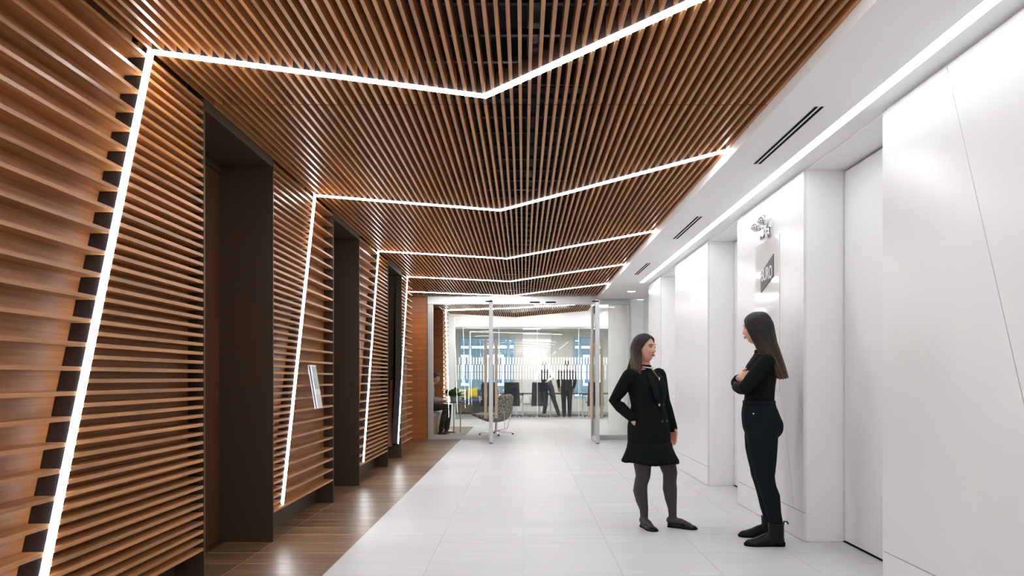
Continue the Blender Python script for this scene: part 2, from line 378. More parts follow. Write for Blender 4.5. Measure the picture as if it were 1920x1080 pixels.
# ------------------------------------------------------------------ white soffit with slot light, diffusers, downlight
sof = MB()
sof.box(XS, 1.905, Y_BACK, 11.2, ZS, 3.3).box(1.980, 2.7, Y_BACK, 11.2, ZS, 3.3).box(XS, 2.7, 11.2, 13.56, ZS, 3.3).box(1.905, 1.98, Y_BACK, 11.2, ZS+.012, 3.3)
s_o = sof.build('ceiling', 'white_paint'); tag(s_o, 'smooth white dropped ceiling strip over the white wall', 'ceiling', kind='structure')
sl = empty('slot_light', (1.9425, 5, ZS)); tag(sl, 'long straight slot light in the white ceiling strip', 'light')
MB().box(1.907, 1.978, Y_BACK+.02, 11.198, ZS+.003, ZS+.010).build('diffuser', 'led_soffit', sl)
MB().box(1.905, 1.907, Y_BACK+.02, 11.198, ZS-.002, ZS+.012).build('trim_edge', 'white_paint', sl)
MB().box(1.978, 1.980, Y_BACK+.02, 11.198, ZS-.002, ZS+.012).build('trim_edge', 'white_paint', sl)
for n, (a, b) in enumerate([(3.93, 4.98), (6.60, 7.66), (9.28, 10.32)]):
    r = empty('air_diffuser', (1.705, (a+b)/2, ZS)); tag(r, ORD[n]+' pair of black air slots in the white ceiling strip', 'air vent', 'ceiling air slots')
    MB().box(1.675, 1.735, a-.005, b+.005, ZS-.002, ZS-.0003).build('frame', 'white_paint', r)
    for x in (1.680, 1.713):
        MB().box(x, x+.019, a, b, ZS-.0035, ZS-.0018).build('slot', 'black', r)
dl = empty('downlight', (1.95, 12.3, ZS)); tag(dl, 'round recessed downlight in the white ceiling before the glass', 'light')
MB().cyl((1.95, 12.3), 0.085, ZS-.004, ZS-.0005, 24).build('trim_ring', 'white_paint', dl); MB().cyl((1.95, 12.3), 0.065, ZS-.006, ZS-.003, 24).build('lens', 'led_down', dl)

# ------------------------------------------------------------------ right wall: white panels, grooves, lift doors
G = 0.0022
RP = [(-0.9, LIFTS[0][0]-.01, 3.378, 'nearest white panelled wall bay with a long slanted groove'),
      (LIFTS[0][1], LIFTS[1][0]-.03, 6.07, 'white panelled wall bay behind the woman with folded arms'),
      (LIFTS[1][1]-.02, LIFTS[2][0], 8.76, 'white panelled wall bay between the second and third white lift doors'),
      (LIFTS[2][1]-.04, 11.38, 10.82, 'farthest and narrowest white panelled wall bay')]
ZPT, ZPB = 2.762, 0.216
def clip_poly(poly, f):
    """keep the part of a polygon where f(p) >= 0 (f linear)"""
    out = []
    for i in range(len(poly)):
        p, q = poly[i], poly[(i+1) % len(poly)]; fp, fq = f(p), f(q)
        if fp >= 0: out.append(p)
        if fp*fq < 0: t = fp/(fp-fq); out.append((p[0]+(q[0]-p[0])*t, p[1]+(q[1]-p[1])*t))
    return out
for (a, b, gy, lab) in RP:
    root = MB().box(XR+.022, 2.7, a+.004, b-.004, 0, ZS-.001).build('wall_right', 'white_paint'); tag(root, lab, 'wall', kind='structure')
    rect = [(a, ZPB+G), (b, ZPB+G), (b, ZPT), (a, ZPT)]
    gl = lambda z: gy-0.316*(ZS-z)
    for poly in (clip_poly(rect, lambda p: gl(p[1])-G-p[0]), clip_poly(rect, lambda p: p[0]-gl(p[1])-G)):
        if len(poly) > 2: MB().prism(poly, 'x', XR, XR+.0215).build('wall_panel', 'white_panel', root, bevel=.0012)
    MB().box(XR, XR+.0215, a, b, 0.004, ZPB-G).build('base_panel', 'white_panel', root, bevel=.0012)
    for y0_, y1_ in ((a, a+.004), (b-.004, b)):
        MB().box(XR+.0215, XRR+.03, y0_, y1_, 0.002, ZS-.012).build('return_panel', 'white_jamb', root)
tag(MB().box(XR, 2.7, Y_BACK, -0.9, 0, ZS-.001).build('wall_right', 'white_paint'), 'plain white wall behind the viewer on the right', 'wall', kind='structure')
for n, ((a, b), (aa, bb)) in enumerate(zip([(RP[0][1], RP[1][0]), (RP[1][1], RP[2][0]), (RP[2][1], RP[3][0])], LIFTS)):
    d = empty('door_%d' % (n+4), (XRR, (a+b)/2, 0)); tag(d, ['nearest white lift door, right of the folded-arms woman', 'middle white lift door, between the two women', 'farthest white lift door, right of the woman in the skirt'][n], 'elevator', kind='structure')
    w2 = (b-a)/2
    for k in range(2):
        MB().box(XRR, XRR+.035, a+k*w2+(.012 if k == 0 else .001), a+(k+1)*w2-(.012 if k == 1 else .001), 0.014, 2.752).build('door_panel', 'white_door', d, bevel=.002)
    MB().box(XR+.03, 2.7, a, b, 2.773, ZS-.001).build('header', 'white_paint', d)
    MB().box(XRR+.04, XRR+.2, a, b, 0, 2.773).build('shaft_back', 'black', d)
    MB().box(XRR-.004, XRR+.04, a, b, 0.0004, 0.008).build('sill', 'black', d)
# sign panel with arrowhead sign and chrome fixture on the second bay
sp = MB().box(XR-.008, XR-.0005, 5.56, 6.12, 1.12, 2.40).build('display_board', 'white_gloss', bevel=.001); tag(sp, 'glossy white panel on the wall behind the grey arrowhead sign', 'panel')
def onwall(px, py, x=XR): y = F_PX*x/(px-VPX); return (y, CAM_H-(py-VPY)*y/F_PX)
sg = empty('sign', (XR-.012, 5.88, 2.0)); tag(sg, 'dark grey arrowhead wall sign with white lettering', 'sign')
XSG = XR-.011
pl = [onwall(p, q, XSG) for p, q in ((1450.5, 476), (1450.5, 517), (1427, 549), (1427, 513))]
MB().prism(pl, 'x', XSG-.004, XSG+.0025).build('plate', 'sign_grey', sg)
tc = bpy.data.curves.new('lettering', 'FONT'); tc.body = 'BURO'; tc.size = 0.155; tc.extrude = 0.001; tc.align_x = 'CENTER'; tc.align_y = 'CENTER'
to = bpy.data.objects.new('lettering', tc); COL.objects.link(to); tc.materials.append(MATS['letter'])
cy = sum(p[0] for p in pl)/4; cz = sum(p[1] for p in pl)/4
to.matrix_world = Matrix(((0, 0, -1, XSG-.0055), (-1, 0, 0, cy), (0, 1, 0, cz), (0, 0, 0, 1))) @ Matrix.Scale(0.62, 4, (1, 0, 0))
bpy.context.view_layer.update()
me = bpy.data.meshes.new_from_object(to.evaluated_get(bpy.context.evaluated_depsgraph_get())); me.transform(to.matrix_world); bpy.data.objects.remove(to)
link('lettering', me, sg)
fx = empty('wall_lamp', (XR, 5.80, 2.45)); tag(fx, 'small chrome twin-headed emergency lamp high on the white wall', 'lamp')
MB().box(XR-.022, XR-.0005, 5.73, 5.88, 2.43, 2.50).build('backplate', 'chrome', fx, bevel=.006)
MB().box(XR-.060, XR-.022, 5.76, 5.86, 2.40, 2.445).build('bracket', 'chrome', fx, bevel=.008)
for yy, zz, xx in ((5.73, 2.56, -.028), (5.87, 2.535, -.035)):
    h = MB().tube([(XR+xx, yy, zz), (XR+xx-.040, yy-.012, zz-.014), (XR+xx-.052, yy-.015, zz-.018)], [.024, .044, .046], 16).build('lamp_head', 'chrome', fx, smooth=True)
    MB().tube([(XR+xx-.100, yy-.029, zz-.035), (XR+xx-.104, yy-.030, zz-.036)], [.010, .010], 16, round_ends=False).build('lens', 'screen', h)
    MB().tube([(XR-.026, yy, zz-.02), (XR-.03, 5.80, 2.47)], .010, 8).build('arm', 'chrome', fx, smooth=True)

# tilted white holder on the slats
hr = empty('brochure_holder', (XL, 5.95, 1.1)); tag(hr, 'tilted white holder with pale cards hung on the slatted wall', 'holder')
def tpart(mb, name, m, parent=hr, **k):
    R = Matrix.Translation((XL+.012, 5.93, 1.33)) @ Matrix.Rotation(math.radians(-9.5), 4, 'Y') @ Matrix.Translation((-XL-.012, -5.93, -1.33))
    mb.v = [tuple(R @ Vector(p)) for p in mb.v]; return mb.build(name, m, parent, **k)
tpart(MB().box(XL+.012, XL+.020, 5.86, 6.00, 0.95, 1.33), 'backplate', 'white_plastic', bevel=.002)
tpart(MB().box(XL+.020, XL+.033, 5.864, 5.996, 0.955, 1.325), 'core', 'navy')
tpart(MB().box(XL+.033, XL+.041, 5.86, 6.00, 0.95, 1.33), 'front_plate', 'white_plastic', bevel=.002)
tpart(MB().box(XL+.041, XL+.044, 5.875, 5.985, 1.12, 1.315), 'card', 'screen')
tpart(MB().box(XL+.041, XL+.046, 5.872, 5.988, 1.085, 1.10), 'ledge', 'white_plastic')
tpart(MB().box(XL+.041, XL+.0435, 5.875, 5.985, 0.965, 1.07), 'card', 'pot')
MB().box(XL-.001, XL+.018, 5.90, 5.96, 1.25, 1.30).build('bracket', 'steel', hr)

# ------------------------------------------------------------------ end of the corridor: plank wall, glass front, doors
pw = MB().box(-2.8, -1.912, Y_GL, Y_GL+.12, 0, 3.3).build('wall_back', 'bronze'); tag(pw, 'orange-brown plank wall left of the glass doors', 'wall', kind='structure')
z = 0.004
while z < 2.85:
    piece('plank', 'plank_wood', -2.75, -1.915, Y_GL-.02, Y_GL-.0005, z, min(z+0.102, 2.853), pw); z += 0.105
tag(MB().box(-2.7, -2.55, 11.47, 13.65, 0, 3.3).build('wall_left', 'panel_wood'), 'recessed walnut wall beside the glass front, beyond the slats', 'wall', kind='structure')
tag(MB().box(2.40, 2.7, 11.385, Y_GL, 0, ZS).build('wall_right', 'white_paint'), 'white return wall beyond the last white lift bay', 'wall', kind='structure')
d7 = empty('door_7', (2.4, 12.2, 0)); tag(d7, 'narrow grey side door in the white return wall', 'door', kind='structure')
MB().box(2.37, 2.3995, 11.7, 12.65, 0.004, 2.62).build('door_panel', 'steel', d7, bevel=.003)
MB().box(2.36, 2.3995, 11.63, 11.695, 0.002, 2.69).build('frame', 'white_paint', d7); MB().box(2.36, 2.3995, 12.655, 12.72, 0.002, 2.69).build('frame', 'white_paint', d7)
MB().box(2.36, 2.3995, 11.695, 12.655, 2.625, 2.69).build('frame', 'white_paint', d7)
tag(MB().box(2.13, 2.40, Y_GL, Y_GL+.12, 0, ZS).build('wall_back', 'white_paint'), 'white end wall right of the glass front', 'wall', kind='structure')
tag(MB().box(-2.8, 2.8, Y_GL-.07, Y_GL+.12, 2.86, 3.36).build('wall_back', 'white_paint'), 'white bulkhead above the glass front', 'wall', kind='structure')
gf = empty('glass_front', (0, Y_GL, 0)); tag(gf, 'steel-framed glass front at the end of the corridor', 'glass wall')
hd = MB().box(-1.905, 2.125, Y_GL-.06, Y_GL+.06, 2.69, 2.853).build('header', 'alu', gf, bevel=.004)
for x0 in (0.13, 0.45):
    MB().box(x0, x0+.20, Y_GL-.064, Y_GL-.0605, 2.715, 2.745).build('header_slot', 'black', hd)
MB().box(-1.905, -1.80, Y_GL-.04, Y_GL+.04, 0, 2.69).build('jamb', 'alu', gf, bevel=.003)
MB().box(2.10, 2.126, Y_GL-.04, Y_GL+.04, 0, 2.69).build('jamb', 'alu', gf, bevel=.003)
for x0, x1 in ((-1.80, -0.665), (1.40, 2.10)):
    MB().box(x0, x1, Y_GL-.03, Y_GL+.03, 0, 0.085).build('bottom_rail', 'alu', gf, bevel=.002)
    MB().box(x0, x1, Y_GL-.006, Y_GL+.006, 0.085, 2.69).build('pane', 'glass', gf)
def leaf(lab, x, x2, group=None):
    """a glass leaf standing open towards the viewer, hinged at the front"""
    r = empty('glass_door', (x, Y_GL, 0)); tag(r, lab, 'door', 'open glass doors')
    Yn = 12.72
    def px(y): return x+(x2-x)*(Y_GL-.07-y)/(Y_GL-.07-Yn)
    def sl(y0, y1, h, z0, z1): return [(px(y0)-h, y0), (px(y0)+h, y0), (px(y1)+h, y1), (px(y1)-h, y1)]
    def pr(y0, y1, h, z0, z1): return MB().prism(sl(y0, y1, h, z0, z1), 'z', z0, z1)
    pr(Yn, Yn+.05, .038, 0.012, 2.685).build('stile', 'alu', r, bevel=.003)
    pr(Y_GL-.13, Y_GL-.07, .03, 0.012, 2.685).build('stile', 'alu', r, bevel=.003)
    pr(Yn+.05, Y_GL-.13, .018, 0.012, 0.09).build('bottom_rail', 'steel', r, bevel=.003)
    pr(Yn+.05, Y_GL-.13, .018, 2.62, 2.685).build('top_rail', 'steel', r, bevel=.003)
    pr(Yn+.05, Y_GL-.13, .006, 0.09, 2.62).build('pane', 'glass_green', r)
    pr(Yn-.01, Yn+.06, .03, 0.0, 0.012).build('floor_pivot', 'black', r)
    MB().box(px(Yn)-.10, px(Yn)+.02, Yn-.02, Yn+.01, 2.64, 2.66).build('top_patch', 'black', r)
    for s in (-1, 1):
        yb = Yn+.16; xb = px(yb)+s*.10
        hb = MB().box(xb-.026, xb+.026, yb-.02, yb+.02, 0.46, 1.95).build('pull_bar', 'bar_wood', r, bevel=.004)
        for zz in (0.55, 1.86): MB().box(min(px(yb)+s*.006, xb), max(px(yb)+s*.006, xb), yb-.008, yb+.008, zz-.008, zz+.008).build('standoff', 'steel', hb)
leaf('open glass door leaf on the left, seen edge-on with tan pull bars', -0.645, -0.60)
leaf('open glass door leaf on the right, beside the woman in the skirt', 1.375, 1.385)

# ------------------------------------------------------------------ lounge shell
tag(MB().box(-2.8, -2.62, Y_GL+.12, 16.3, 0, 3.3).build('wall_left', 'panel_wood'), 'walnut wall of the bench niche behind the glass', 'wall', kind='structure')
nw = MB().box(-2.62, XLB, 16.25, 16.40, 0, 3.3).build('wall_back', 'bronze'); tag(nw, 'plank end wall of the bench niche behind the seated man', 'wall', kind='structure')
z = 0.004
while z < 2.85:
    piece('plank', 'plank_wood', -2.61, -1.90, 16.23, 16.2495, z, min(z+0.102, 2.853), nw); z += 0.105
ls = MB().box(-2.6, XLB, 16.41, 17.25, 0, 3.3).build('wall_left', 'panel_wood'); tag(ls, 'short slatted wall with a light line inside the lounge', 'wall', kind='structure')
for i in range(26):
    piece('slat', 'slat_wood', XLB+.0005, XL-.02, 16.41, 17.25, 0.215+.1036*i, 0.233+.1036*i, ls)
ll = empty('light_line', (XL, 16.5, 0)); tag(ll, 'thin white light line on the lounge ceiling behind the glass', 'light', 'zigzag light lines')
ribbon(MB(), [(XL, 17.2, 0.3), (XL, 16.5, ZC)], .02, (1, 0, 0), -.006, .004).build('wall_diffuser', 'led_zig', ll)
ribbon(MB(), [(XL, 16.5, ZC), (-0.224, 15.95, ZC), (XS, 17.0-2.0, ZC)], .02, (0, 0, 1), -.004, .004).build('ceiling_diffuser', 'led_zig', ll)
lc = empty('ceiling', (0, 15.5, ZC)); tag(lc, 'slatted ceiling of the lounge behind the glass doors', 'ceiling', kind='structure')
def edgeY(x): return 17.3+1.0*(x-XL)/1.66 if x < -0.2 else 18.3-1.75*(x+0.2)/1.75
k = 0; x = XF-pitch*13
while x < 1.56:
    piece('slat', 'slat_wood', x-ST/2, x+ST/2, Y_GL+.13, (edgeY(x) if x > XL else 16.22), ZC+.006, ZC+SD, lc); x += pitch
for (xa, xb) in ((XL, -0.2), (-0.2, 1.58)):
    MB().prism([(xa, edgeY(xa)), (xb, edgeY(xb)), (xb, edgeY(xb)+.03), (xa, edgeY(xa)+.03)], 'z', ZC, ZC+.12).build('edge_fascia', 'oak', lc)
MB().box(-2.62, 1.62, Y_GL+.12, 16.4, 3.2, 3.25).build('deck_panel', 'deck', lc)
MB().prism([(XL-.1, 16.4), (1.62, 16.4), (1.62, 16.7), (-0.2, 18.32), (XL-.1, 17.3)], 'z', 3.2, 3.25).build('deck_panel', 'deck', lc)
tag(MB().box(-4.5, 5.0, Y_GL+.12, 20.3, 3.26, 3.32).build('ceiling', 'white_paint'), 'white lounge ceiling beyond the slats', 'ceiling', kind='structure')
tag(MB().box(2.13, 2.3, Y_GL+.12, 17.1, 0, 3.26).build('wall_right', 'white_paint'), 'white side wall of the lounge behind the right glass pane', 'wall', kind='structure')
tag(MB().box(2.3, 5.0, 16.95, 17.1, 0, 3.26).build('wall_back', 'white_paint'), 'white return wall on the right side of the lounge', 'wall', kind='structure')
tag(MB().box(4.9, 5.0, 17.1, 25.2, 0, 3.26).build('wall_right', 'white_paint'), 'far white side wall right of the meeting room', 'wall', kind='structure')
tag(MB().box(-4.5, -4.4, 17.25, 25.2, 0, 3.26).build('wall_left', 'white_paint'), 'far white side wall left of the meeting room', 'wall', kind='structure')
tag(MB().box(-4.5, -2.6, 17.15, 17.25, 0, 3.26).build('wall_back', 'white_paint'), 'white wall behind the bench niche', 'wall', kind='structure')
for n, (x, y, lab) in enumerate(((-1.4, 19.2, 'left'), (0.6, 19.2, 'middle'), (2.4, 19.2, 'right'))):  # fill lights added to brighten the lounge
    r = empty('downlight', (x, y, 3.26)); tag(r, lab+' square fill light added over the lounge before the meeting room', 'light', 'added lounge fill lights')
    MB().box(x-.32, x+.32, y-.32, y+.32, 3.252, 3.2595).build('trim_frame', 'white_paint', r); MB().box(x-.30, x+.30, y-.30, y+.30, 3.249, 3.253).build('lens', 'led_down', r)

# ------------------------------------------------------------------ meeting room behind glass
YM = 20.30
bh = MB().box(-4.4, 4.9, YM-.06, YM+.06, 2.74, 3.26).box(-4.4, -2.02, YM-.06, YM+.06, 0, 2.74).build('wall_front', 'white_paint'); tag(bh, 'white surround above and beside the meeting room glass', 'wall', kind='structure')
mg = empty('glass_partition', (0, YM, 0)); tag(mg, 'meeting room glass partition with white dashed privacy film', 'glass wall')
jx = [-2.02, -0.72, 0.42, 1.65, 2.6, 4.9]
for a, b in zip(jx[:-1], jx[1:]):
    MB().box(a+.004, b-.004, YM-.006, YM+.006, 0.05, 2.69).build('pane', 'glass', mg)
    if a > -2: MB().box(a-.006, a+.006, YM-.008, YM+.008, 0.05, 2.69).build('joint', 'film', mg)
MB().box(-2.02, 4.9, YM-.03, YM+.03, 0, 0.05).build('bottom_rail', 'alu', mg); MB().box(-2.02, 4.9, YM-.03, YM+.03, 2.69, 2.74).build('top_rail', 'alu', mg)
fm = MB(); rr = random.Random(3)
x = -1.95
while x < 2.5:
    for row in range(3):
        off = (0, 0, 0.034)[row]
        fm.box(x+off, x+off+.046, YM-.010, YM-.0065, 1.18+.225*row, 1.18+.225*row+.21)
    x += 0.084
ff = fm.build('privacy_film', 'film', mg); ff['kind'] = 'stuff'
tag(MB().box(-4.4, 4.9, YM+.06, 25.2, 2.95, 3.26).build('ceiling', 'white_paint'), 'white ceiling of the meeting room', 'ceiling', kind='structure')
pn = empty('pendant_light', (0.8, 21.4, 2.8)); tag(pn, 'long slim white linear light hung in the meeting room', 'light')
MB().box(-0.80, 2.35, 21.36, 21.44, 2.80, 2.86).build('housing', 'white_paint', pn); MB().box(-0.79, 2.34, 21.365, 21.435, 2.792, 2.7995).build('diffuser', 'led_pend', pn)
for x in (-0.5, 0.8, 2.1): MB().tube([(x, 21.4, 2.86), (x, 21.4, 2.95)], .006, 6, round_ends=False).build('rod', 'steel', pn)
for x, y, lab in ((-2.6, 22.6, 'left'), (0.3, 23.6, 'middle'), (2.9, 22.6, 'right')):  # extra lamps added because the meeting room needs more light
    r = empty('downlight', (x, y, 2.95)); tag(r, lab+' square fill light added inside the meeting room', 'light', 'added meeting room fill lights')
    MB().box(x-.32, x+.32, y-.32, y+.32, 2.942, 2.9495).build('trim_frame', 'white_paint', r); MB().box(x-.30, x+.30, y-.30, y+.30, 2.939, 2.943).build('lens', 'led_down', r)
YW = 25.0
bw = MB()
for x0, x1 in ((-4.4, -2.35), (-0.30, 1.84), (2.95, 4.9)): bw.box(x0, x1, YW, YW+.2, 0, 2.95)
for x0, x1 in ((-2.35, -0.30), (1.84, 2.95)): bw.box(x0, x1, YW, YW+.2, 0, 0.45).box(x0, x1, YW, YW+.2, 2.72, 2.95)
tag(bw.build('wall_back', 'beige'), 'beige window wall at the far side of the meeting room', 'wall', kind='structure')
wb_ = MB().box(-0.02, 1.02, YW-.05, YW-.001, 0.3, 2.9).build('whiteboard', 'white_gloss'); tag(wb_, 'tall white board panel between the meeting room windows', 'board')
for n, (x0, x1, ms) in enumerate(((-2.35, -0.30, (-1.95, -1.0, -0.55)), (1.84, 2.95, (2.08, 2.5)))):
    r = empty('window_%d' % (n+1), ((x0+x1)/2, YW, 0.45)); tag(r, ['wide blue-toned window left of the white board', 'narrow blue-toned window right of the white board'][n], 'window', kind='structure')
    for xx in (x0, x1-.06): MB().box(xx, xx+.06, YW+.02, YW+.12, 0.45, 2.72).build('frame', 'win_frame', r)
    for zz in (0.45, 2.66): MB().box(x0+.06, x1-.06, YW+.02, YW+.12, zz, zz+.06).build('frame', 'win_frame', r)
    for xx in ms: MB().box(xx-.05, xx+.05, YW+.03, YW+.11, 0.51, 2.66).build('mullion', 'win_frame', r)
    MB().box(x0+.06, x1-.06, YW+.06, YW+.07, 0.51, 2.66).build('pane', 'glass', r)
# building across the street
fb = empty('building', (0, 33, -12)); tag(fb, 'dark blue-grey building with pale window frames across the street', 'building')
MB().box(-9, 9, 33, 34, -12, 9).build('wall', 'facade', fb)
for ix in range(-5, 6):
    for iz in range(-1, 3):
        cx, cz = ix*1.55+.2, iz*2.3+1.6
        f = MB().box(cx-.42, cx+.42, 32.94, 32.99, cz-.75, cz+.75).build('window', 'facade_trim', fb)
        for s in (-1, 1): MB().box(cx+s*.19-.14, cx+s*.19+.14, 32.92, 32.945, cz-.62, cz+.62).build('pane', 'facade_glass', f)
for iz in range(-1, 4):
    MB().box(-9, 9, 32.9, 33, iz*2.3+.35, iz*2.3+.47).build('ledge', 'facade_trim', fb)

tag(MB().box(-2.7, 2.7, Y_BACK-.1, Y_BACK, 0, 3.36).build('wall_front', 'white_paint'), 'white wall behind the viewer', 'wall', kind='structure')
# ------------------------------------------------------------------ lounge furniture
# swivel lounge chair in tweed, facing left
ch = empty('lounge_chair', (-0.58, 14.75, 0)); tag(ch, 'grey tweed swivel lounge chair on a star base behind the glass door', 'chair')
prof = [(-1.12, .395), (-1.02, .385), (-.88, .335), (-.74, .285), (-.60, .262), (-.47, .275), (-.38, .34), (-.32, .47), (-.285, .62), (-.25, .76), (-.215, .86)]
hwid = [.20, .27, .32, .345, .35, .35, .35, .345, .33, .295, .22]
m = MB(); top = []; botm = []; nv = 15
def shell_grid(off):
    g = []
    for i, (x, z) in enumerate(prof):
        a = Vector((prof[min(i+1, 10)][0]-prof[max(i-1, 0)][0], 0, prof[min(i+1, 10)][1]-prof[max(i-1, 0)][1])).normalized()
        nrm = Vector((-a.z, 0, a.x)); row = []
        for v in range(nv):
            s = -1+2*v/(nv-1)
            lift = 0.11*abs(s)**2.6*(0.25+0.75*min(1, i/4.0))
            p = Vector((x, 14.75+hwid[i]*math.sin(s*1.45)/math.sin(1.45), z))+nrm*(lift+off*(1-0.35*abs(s)**3))
            row.append(tuple(p))
        g.append(row)
    return g
A_, B_ = shell_grid(0.065), shell_grid(0.0)
rs = [A_[i]+B_[i][::-1] for i in range(len(prof))]
m.rings(rs); m.build('seat_shell', 'tweed', ch, smooth=True, sub=1)
cu = MB(); cu.ell((-.78, 14.75, .40), (.26, 0, -.03), (0, .25, 0), (0, 0, .05)); cu.build('seat_cushion', 'tweed', ch, smooth=True)
MB().ell((-.36, 14.75, .66), (.02, 0, .16), (0, .22, 0), (-.05, 0, .01)).build('back_cushion', 'tweed', ch, smooth=True)
MB().cyl((-.58, 14.75), .028, .07, .27, 14).build('column', 'chrome', ch, smooth=False)
MB().cyl((-.58, 14.75), .05, .055, .085, 18).build('hub', 'chrome', ch)
for k in range(4):
    a = math.radians(38+90*k); p = Vector((-.58+.36*math.cos(a), 14.75+.36*math.sin(a), .030))
    lg = MB().tube([(-.58, 14.75, .075), tuple(p)], [.02, .013], 8, flat=.7).build('leg', 'chrome', ch, smooth=True)
    MB().cyl((p.x, p.y), .024, .001, .022, 12).build('glide', 'black', lg)
for s in (-1, 1):
    MB().tube([(-.30, 14.75+s*.16, .50), (-.34, 14.75+s*.05, .13), (-.56, 14.75, .09)], .008, 8).build('brace', 'chrome', ch, smooth=True)
ch.rotation_euler.z = math.radians(-28)
# side table with a C-shaped stand
st = empty('side_table', (-1.47, 14.95, 0)); tag(st, 'round dark side table with slim steel legs in front of the seated man', 'table')
MB().cyl((-1.50, 14.95), .25, .682, .70, 36).build('table_top', 'table_dark', st, bevel=.004)
MB().tube([(-1.50, 14.78, .014), (-1.50, 14.78, .68)], .012, 10, round_ends=False).build('leg', 'steel', st, smooth=True)
MB().tube([(-1.39, 15.12, .014), (-1.39, 15.12, .68)], .012, 10, round_ends=False).build('leg', 'steel', st, smooth=True)
for y in (14.78, 15.12): MB().box(-1.66, -1.30, y-.03, y+.03, .001, .013).build('foot_bar', 'steel', st, bevel=.003)
MB().box(-1.50-.015, -1.39+.015, 14.78, 15.12, .669, .6815).build('brace', 'steel', st)
# potted plant and small white cup on it
pp = empty('potted_plant', (-1.53, 14.98, .70)); tag(pp, 'leafy green plant in a pale pot on the dark side table', 'plant')
MB().rings([[(-1.53+r*math.cos(q*math.pi/8), 14.98+r*math.sin(q*math.pi/8), z) for q in range(16)] for r, z in ((.045, .7005), (.06, .72), (.07, .80), (.066, .815), (.058, .80))]).build('pot', 'pot', pp, smooth=True)
rp_ = random.Random(11)
for i in range(60):
    a = rp_.uniform(0, 2*math.pi); el = rp_.uniform(.25, 1.35); ln = rp_.uniform(.18, .33)
    d = Vector((math.cos(a)*math.cos(el), math.sin(a)*math.cos(el), math.sin(el)*.85)); s_ = Vector((-math.sin(a), math.cos(a), 0))
    b0 = Vector((-1.53, 14.98, .80))+Vector((math.cos(a), math.sin(a), 0))*.02
    up_ = d.cross(s_)
    P_ = [b0, b0+d*ln*.45+s_*.042, b0+d*ln*.8+s_*.036-Vector((0, 0, .01)), b0+d*ln-Vector((0, 0, .03)), b0+d*ln*.8-s_*.036-Vector((0, 0, .01)), b0+d*ln*.45-s_*.042, b0+d*ln*.5+up_*.012, b0+d*ln*.5-up_*.003]
    lm = MB().add(P_, [(0, 1, 6), (1, 2, 6), (2, 3, 6), (3, 4, 6), (4, 5, 6), (5, 0, 6), (1, 0, 7), (2, 1, 7), (3, 2, 7), (4, 3, 7), (5, 4, 7), (0, 5, 7)])
    lm.build('leaf', 'leaf', pp)
for i in range(7):
    a = 2.4+rp_.uniform(-.5, .5); q = Vector((-1.53+rp_.uniform(.16, .27)*math.cos(a), 14.98+.1*math.sin(a), rp_.uniform(.88, .99)))
    fl_ = MB().ell(q, (.022, 0, 0), (0, .022, 0), (0, 0, .02), nu=8, nv=5).build('flower', 'petal', pp, smooth=True)
    MB().tube([(-1.55, 14.98, .81), tuple(q)], .003, 5, round_ends=False).build('stem', 'leaf', fl_)
cp_ = MB().rings([[(-1.40+r*math.cos(q*math.pi/8), 15.0+r*math.sin(q*math.pi/8), z) for q in range(16)] for r, z in ((.03, .7005), (.04, .71), (.042, .79), (.037, .79), (.034, .715))])
tag(cp_.build('cup', 'white_plastic', smooth=True), 'white cup beside the plant on the side table', 'cup')
# bench in the niche
be = empty('bench', (-2.2, 15.0, 0)); tag(be, 'wooden niche bench with pale blue cushion under the seated man', 'bench')
MB().box(-2.61, -1.87, 13.80, 16.2, 0.001, .40).build('base', 'oak', be, bevel=.004); MB().box(-2.61, -1.85, 13.80, 16.2, .4005, .47).build('cushion', 'bench_blue', be, bevel=.02, seg=3)
# sofa under the window
so = empty('sofa', (-1.6, 23.6, 0)); tag(so, 'long blue and grey sofa below the meeting room window', 'sofa')
MB().box(-2.3, -0.85, 23.2, 24.1, .03, .40).build('base', 'sofa_grey', so, bevel=.02); MB().box(-2.3, -0.85, 23.15, 23.85, .401, .50).build('seat_cushion', 'sofa_blue', so, bevel=.03, seg=3)
MB().box(-2.3, -0.85, 23.85, 24.1, .401, .82).build('backrest', 'sofa_blue', so, bevel=.03, seg=3)
for x in (-2.25, -0.9): MB().box(x-.02, x+.02, 23.25, 23.29, 0.001, .03).build('leg', 'steel', so)
def pillow(name, x, y, z, w, m, lab, rz=0):
    m_ = MB(); g = 9; top_ = []; bt = []
    for sgn, L_ in ((1, top_), (-1, bt)):
        for i in range(g):
            for j in range(g):
                u, v = -1+2*i/(g-1), -1+2*j/(g-1)
                t = .085*(max(0, 1-u**4)*max(0, 1-v**4))**.6
                xx, zz = u*w/2*(1-.08*(1-v*v)*abs(u)), v*w/2*(1-.08*(1-u*u)*abs(v))
                L_.append((x+xx*math.cos(rz), y+sgn*t+zz*.22, z+zz*.97+xx*math.sin(rz)))
    fs = []
    for i in range(g-1):
        for j in range(g-1):
            a = i*g+j; fs.append((a, a+1, a+g+1, a+g)); fs.append(tuple(g*g+k for k in (a, a+g, a+g+1, a+1)))
    m_.add(top_+bt, fs); o = m_.build(name, m, smooth=True); tag(o, lab, 'pillow', 'sofa pillows')
pillow('pillow', -1.76, 23.66, .70, .38, 'yellow', 'mustard yellow square pillow on the blue sofa', .05)
pillow('pillow', -2.13, 23.66, .68, .34, 'cream', 'pale cream square pillow at the end of the blue sofa', -.06)
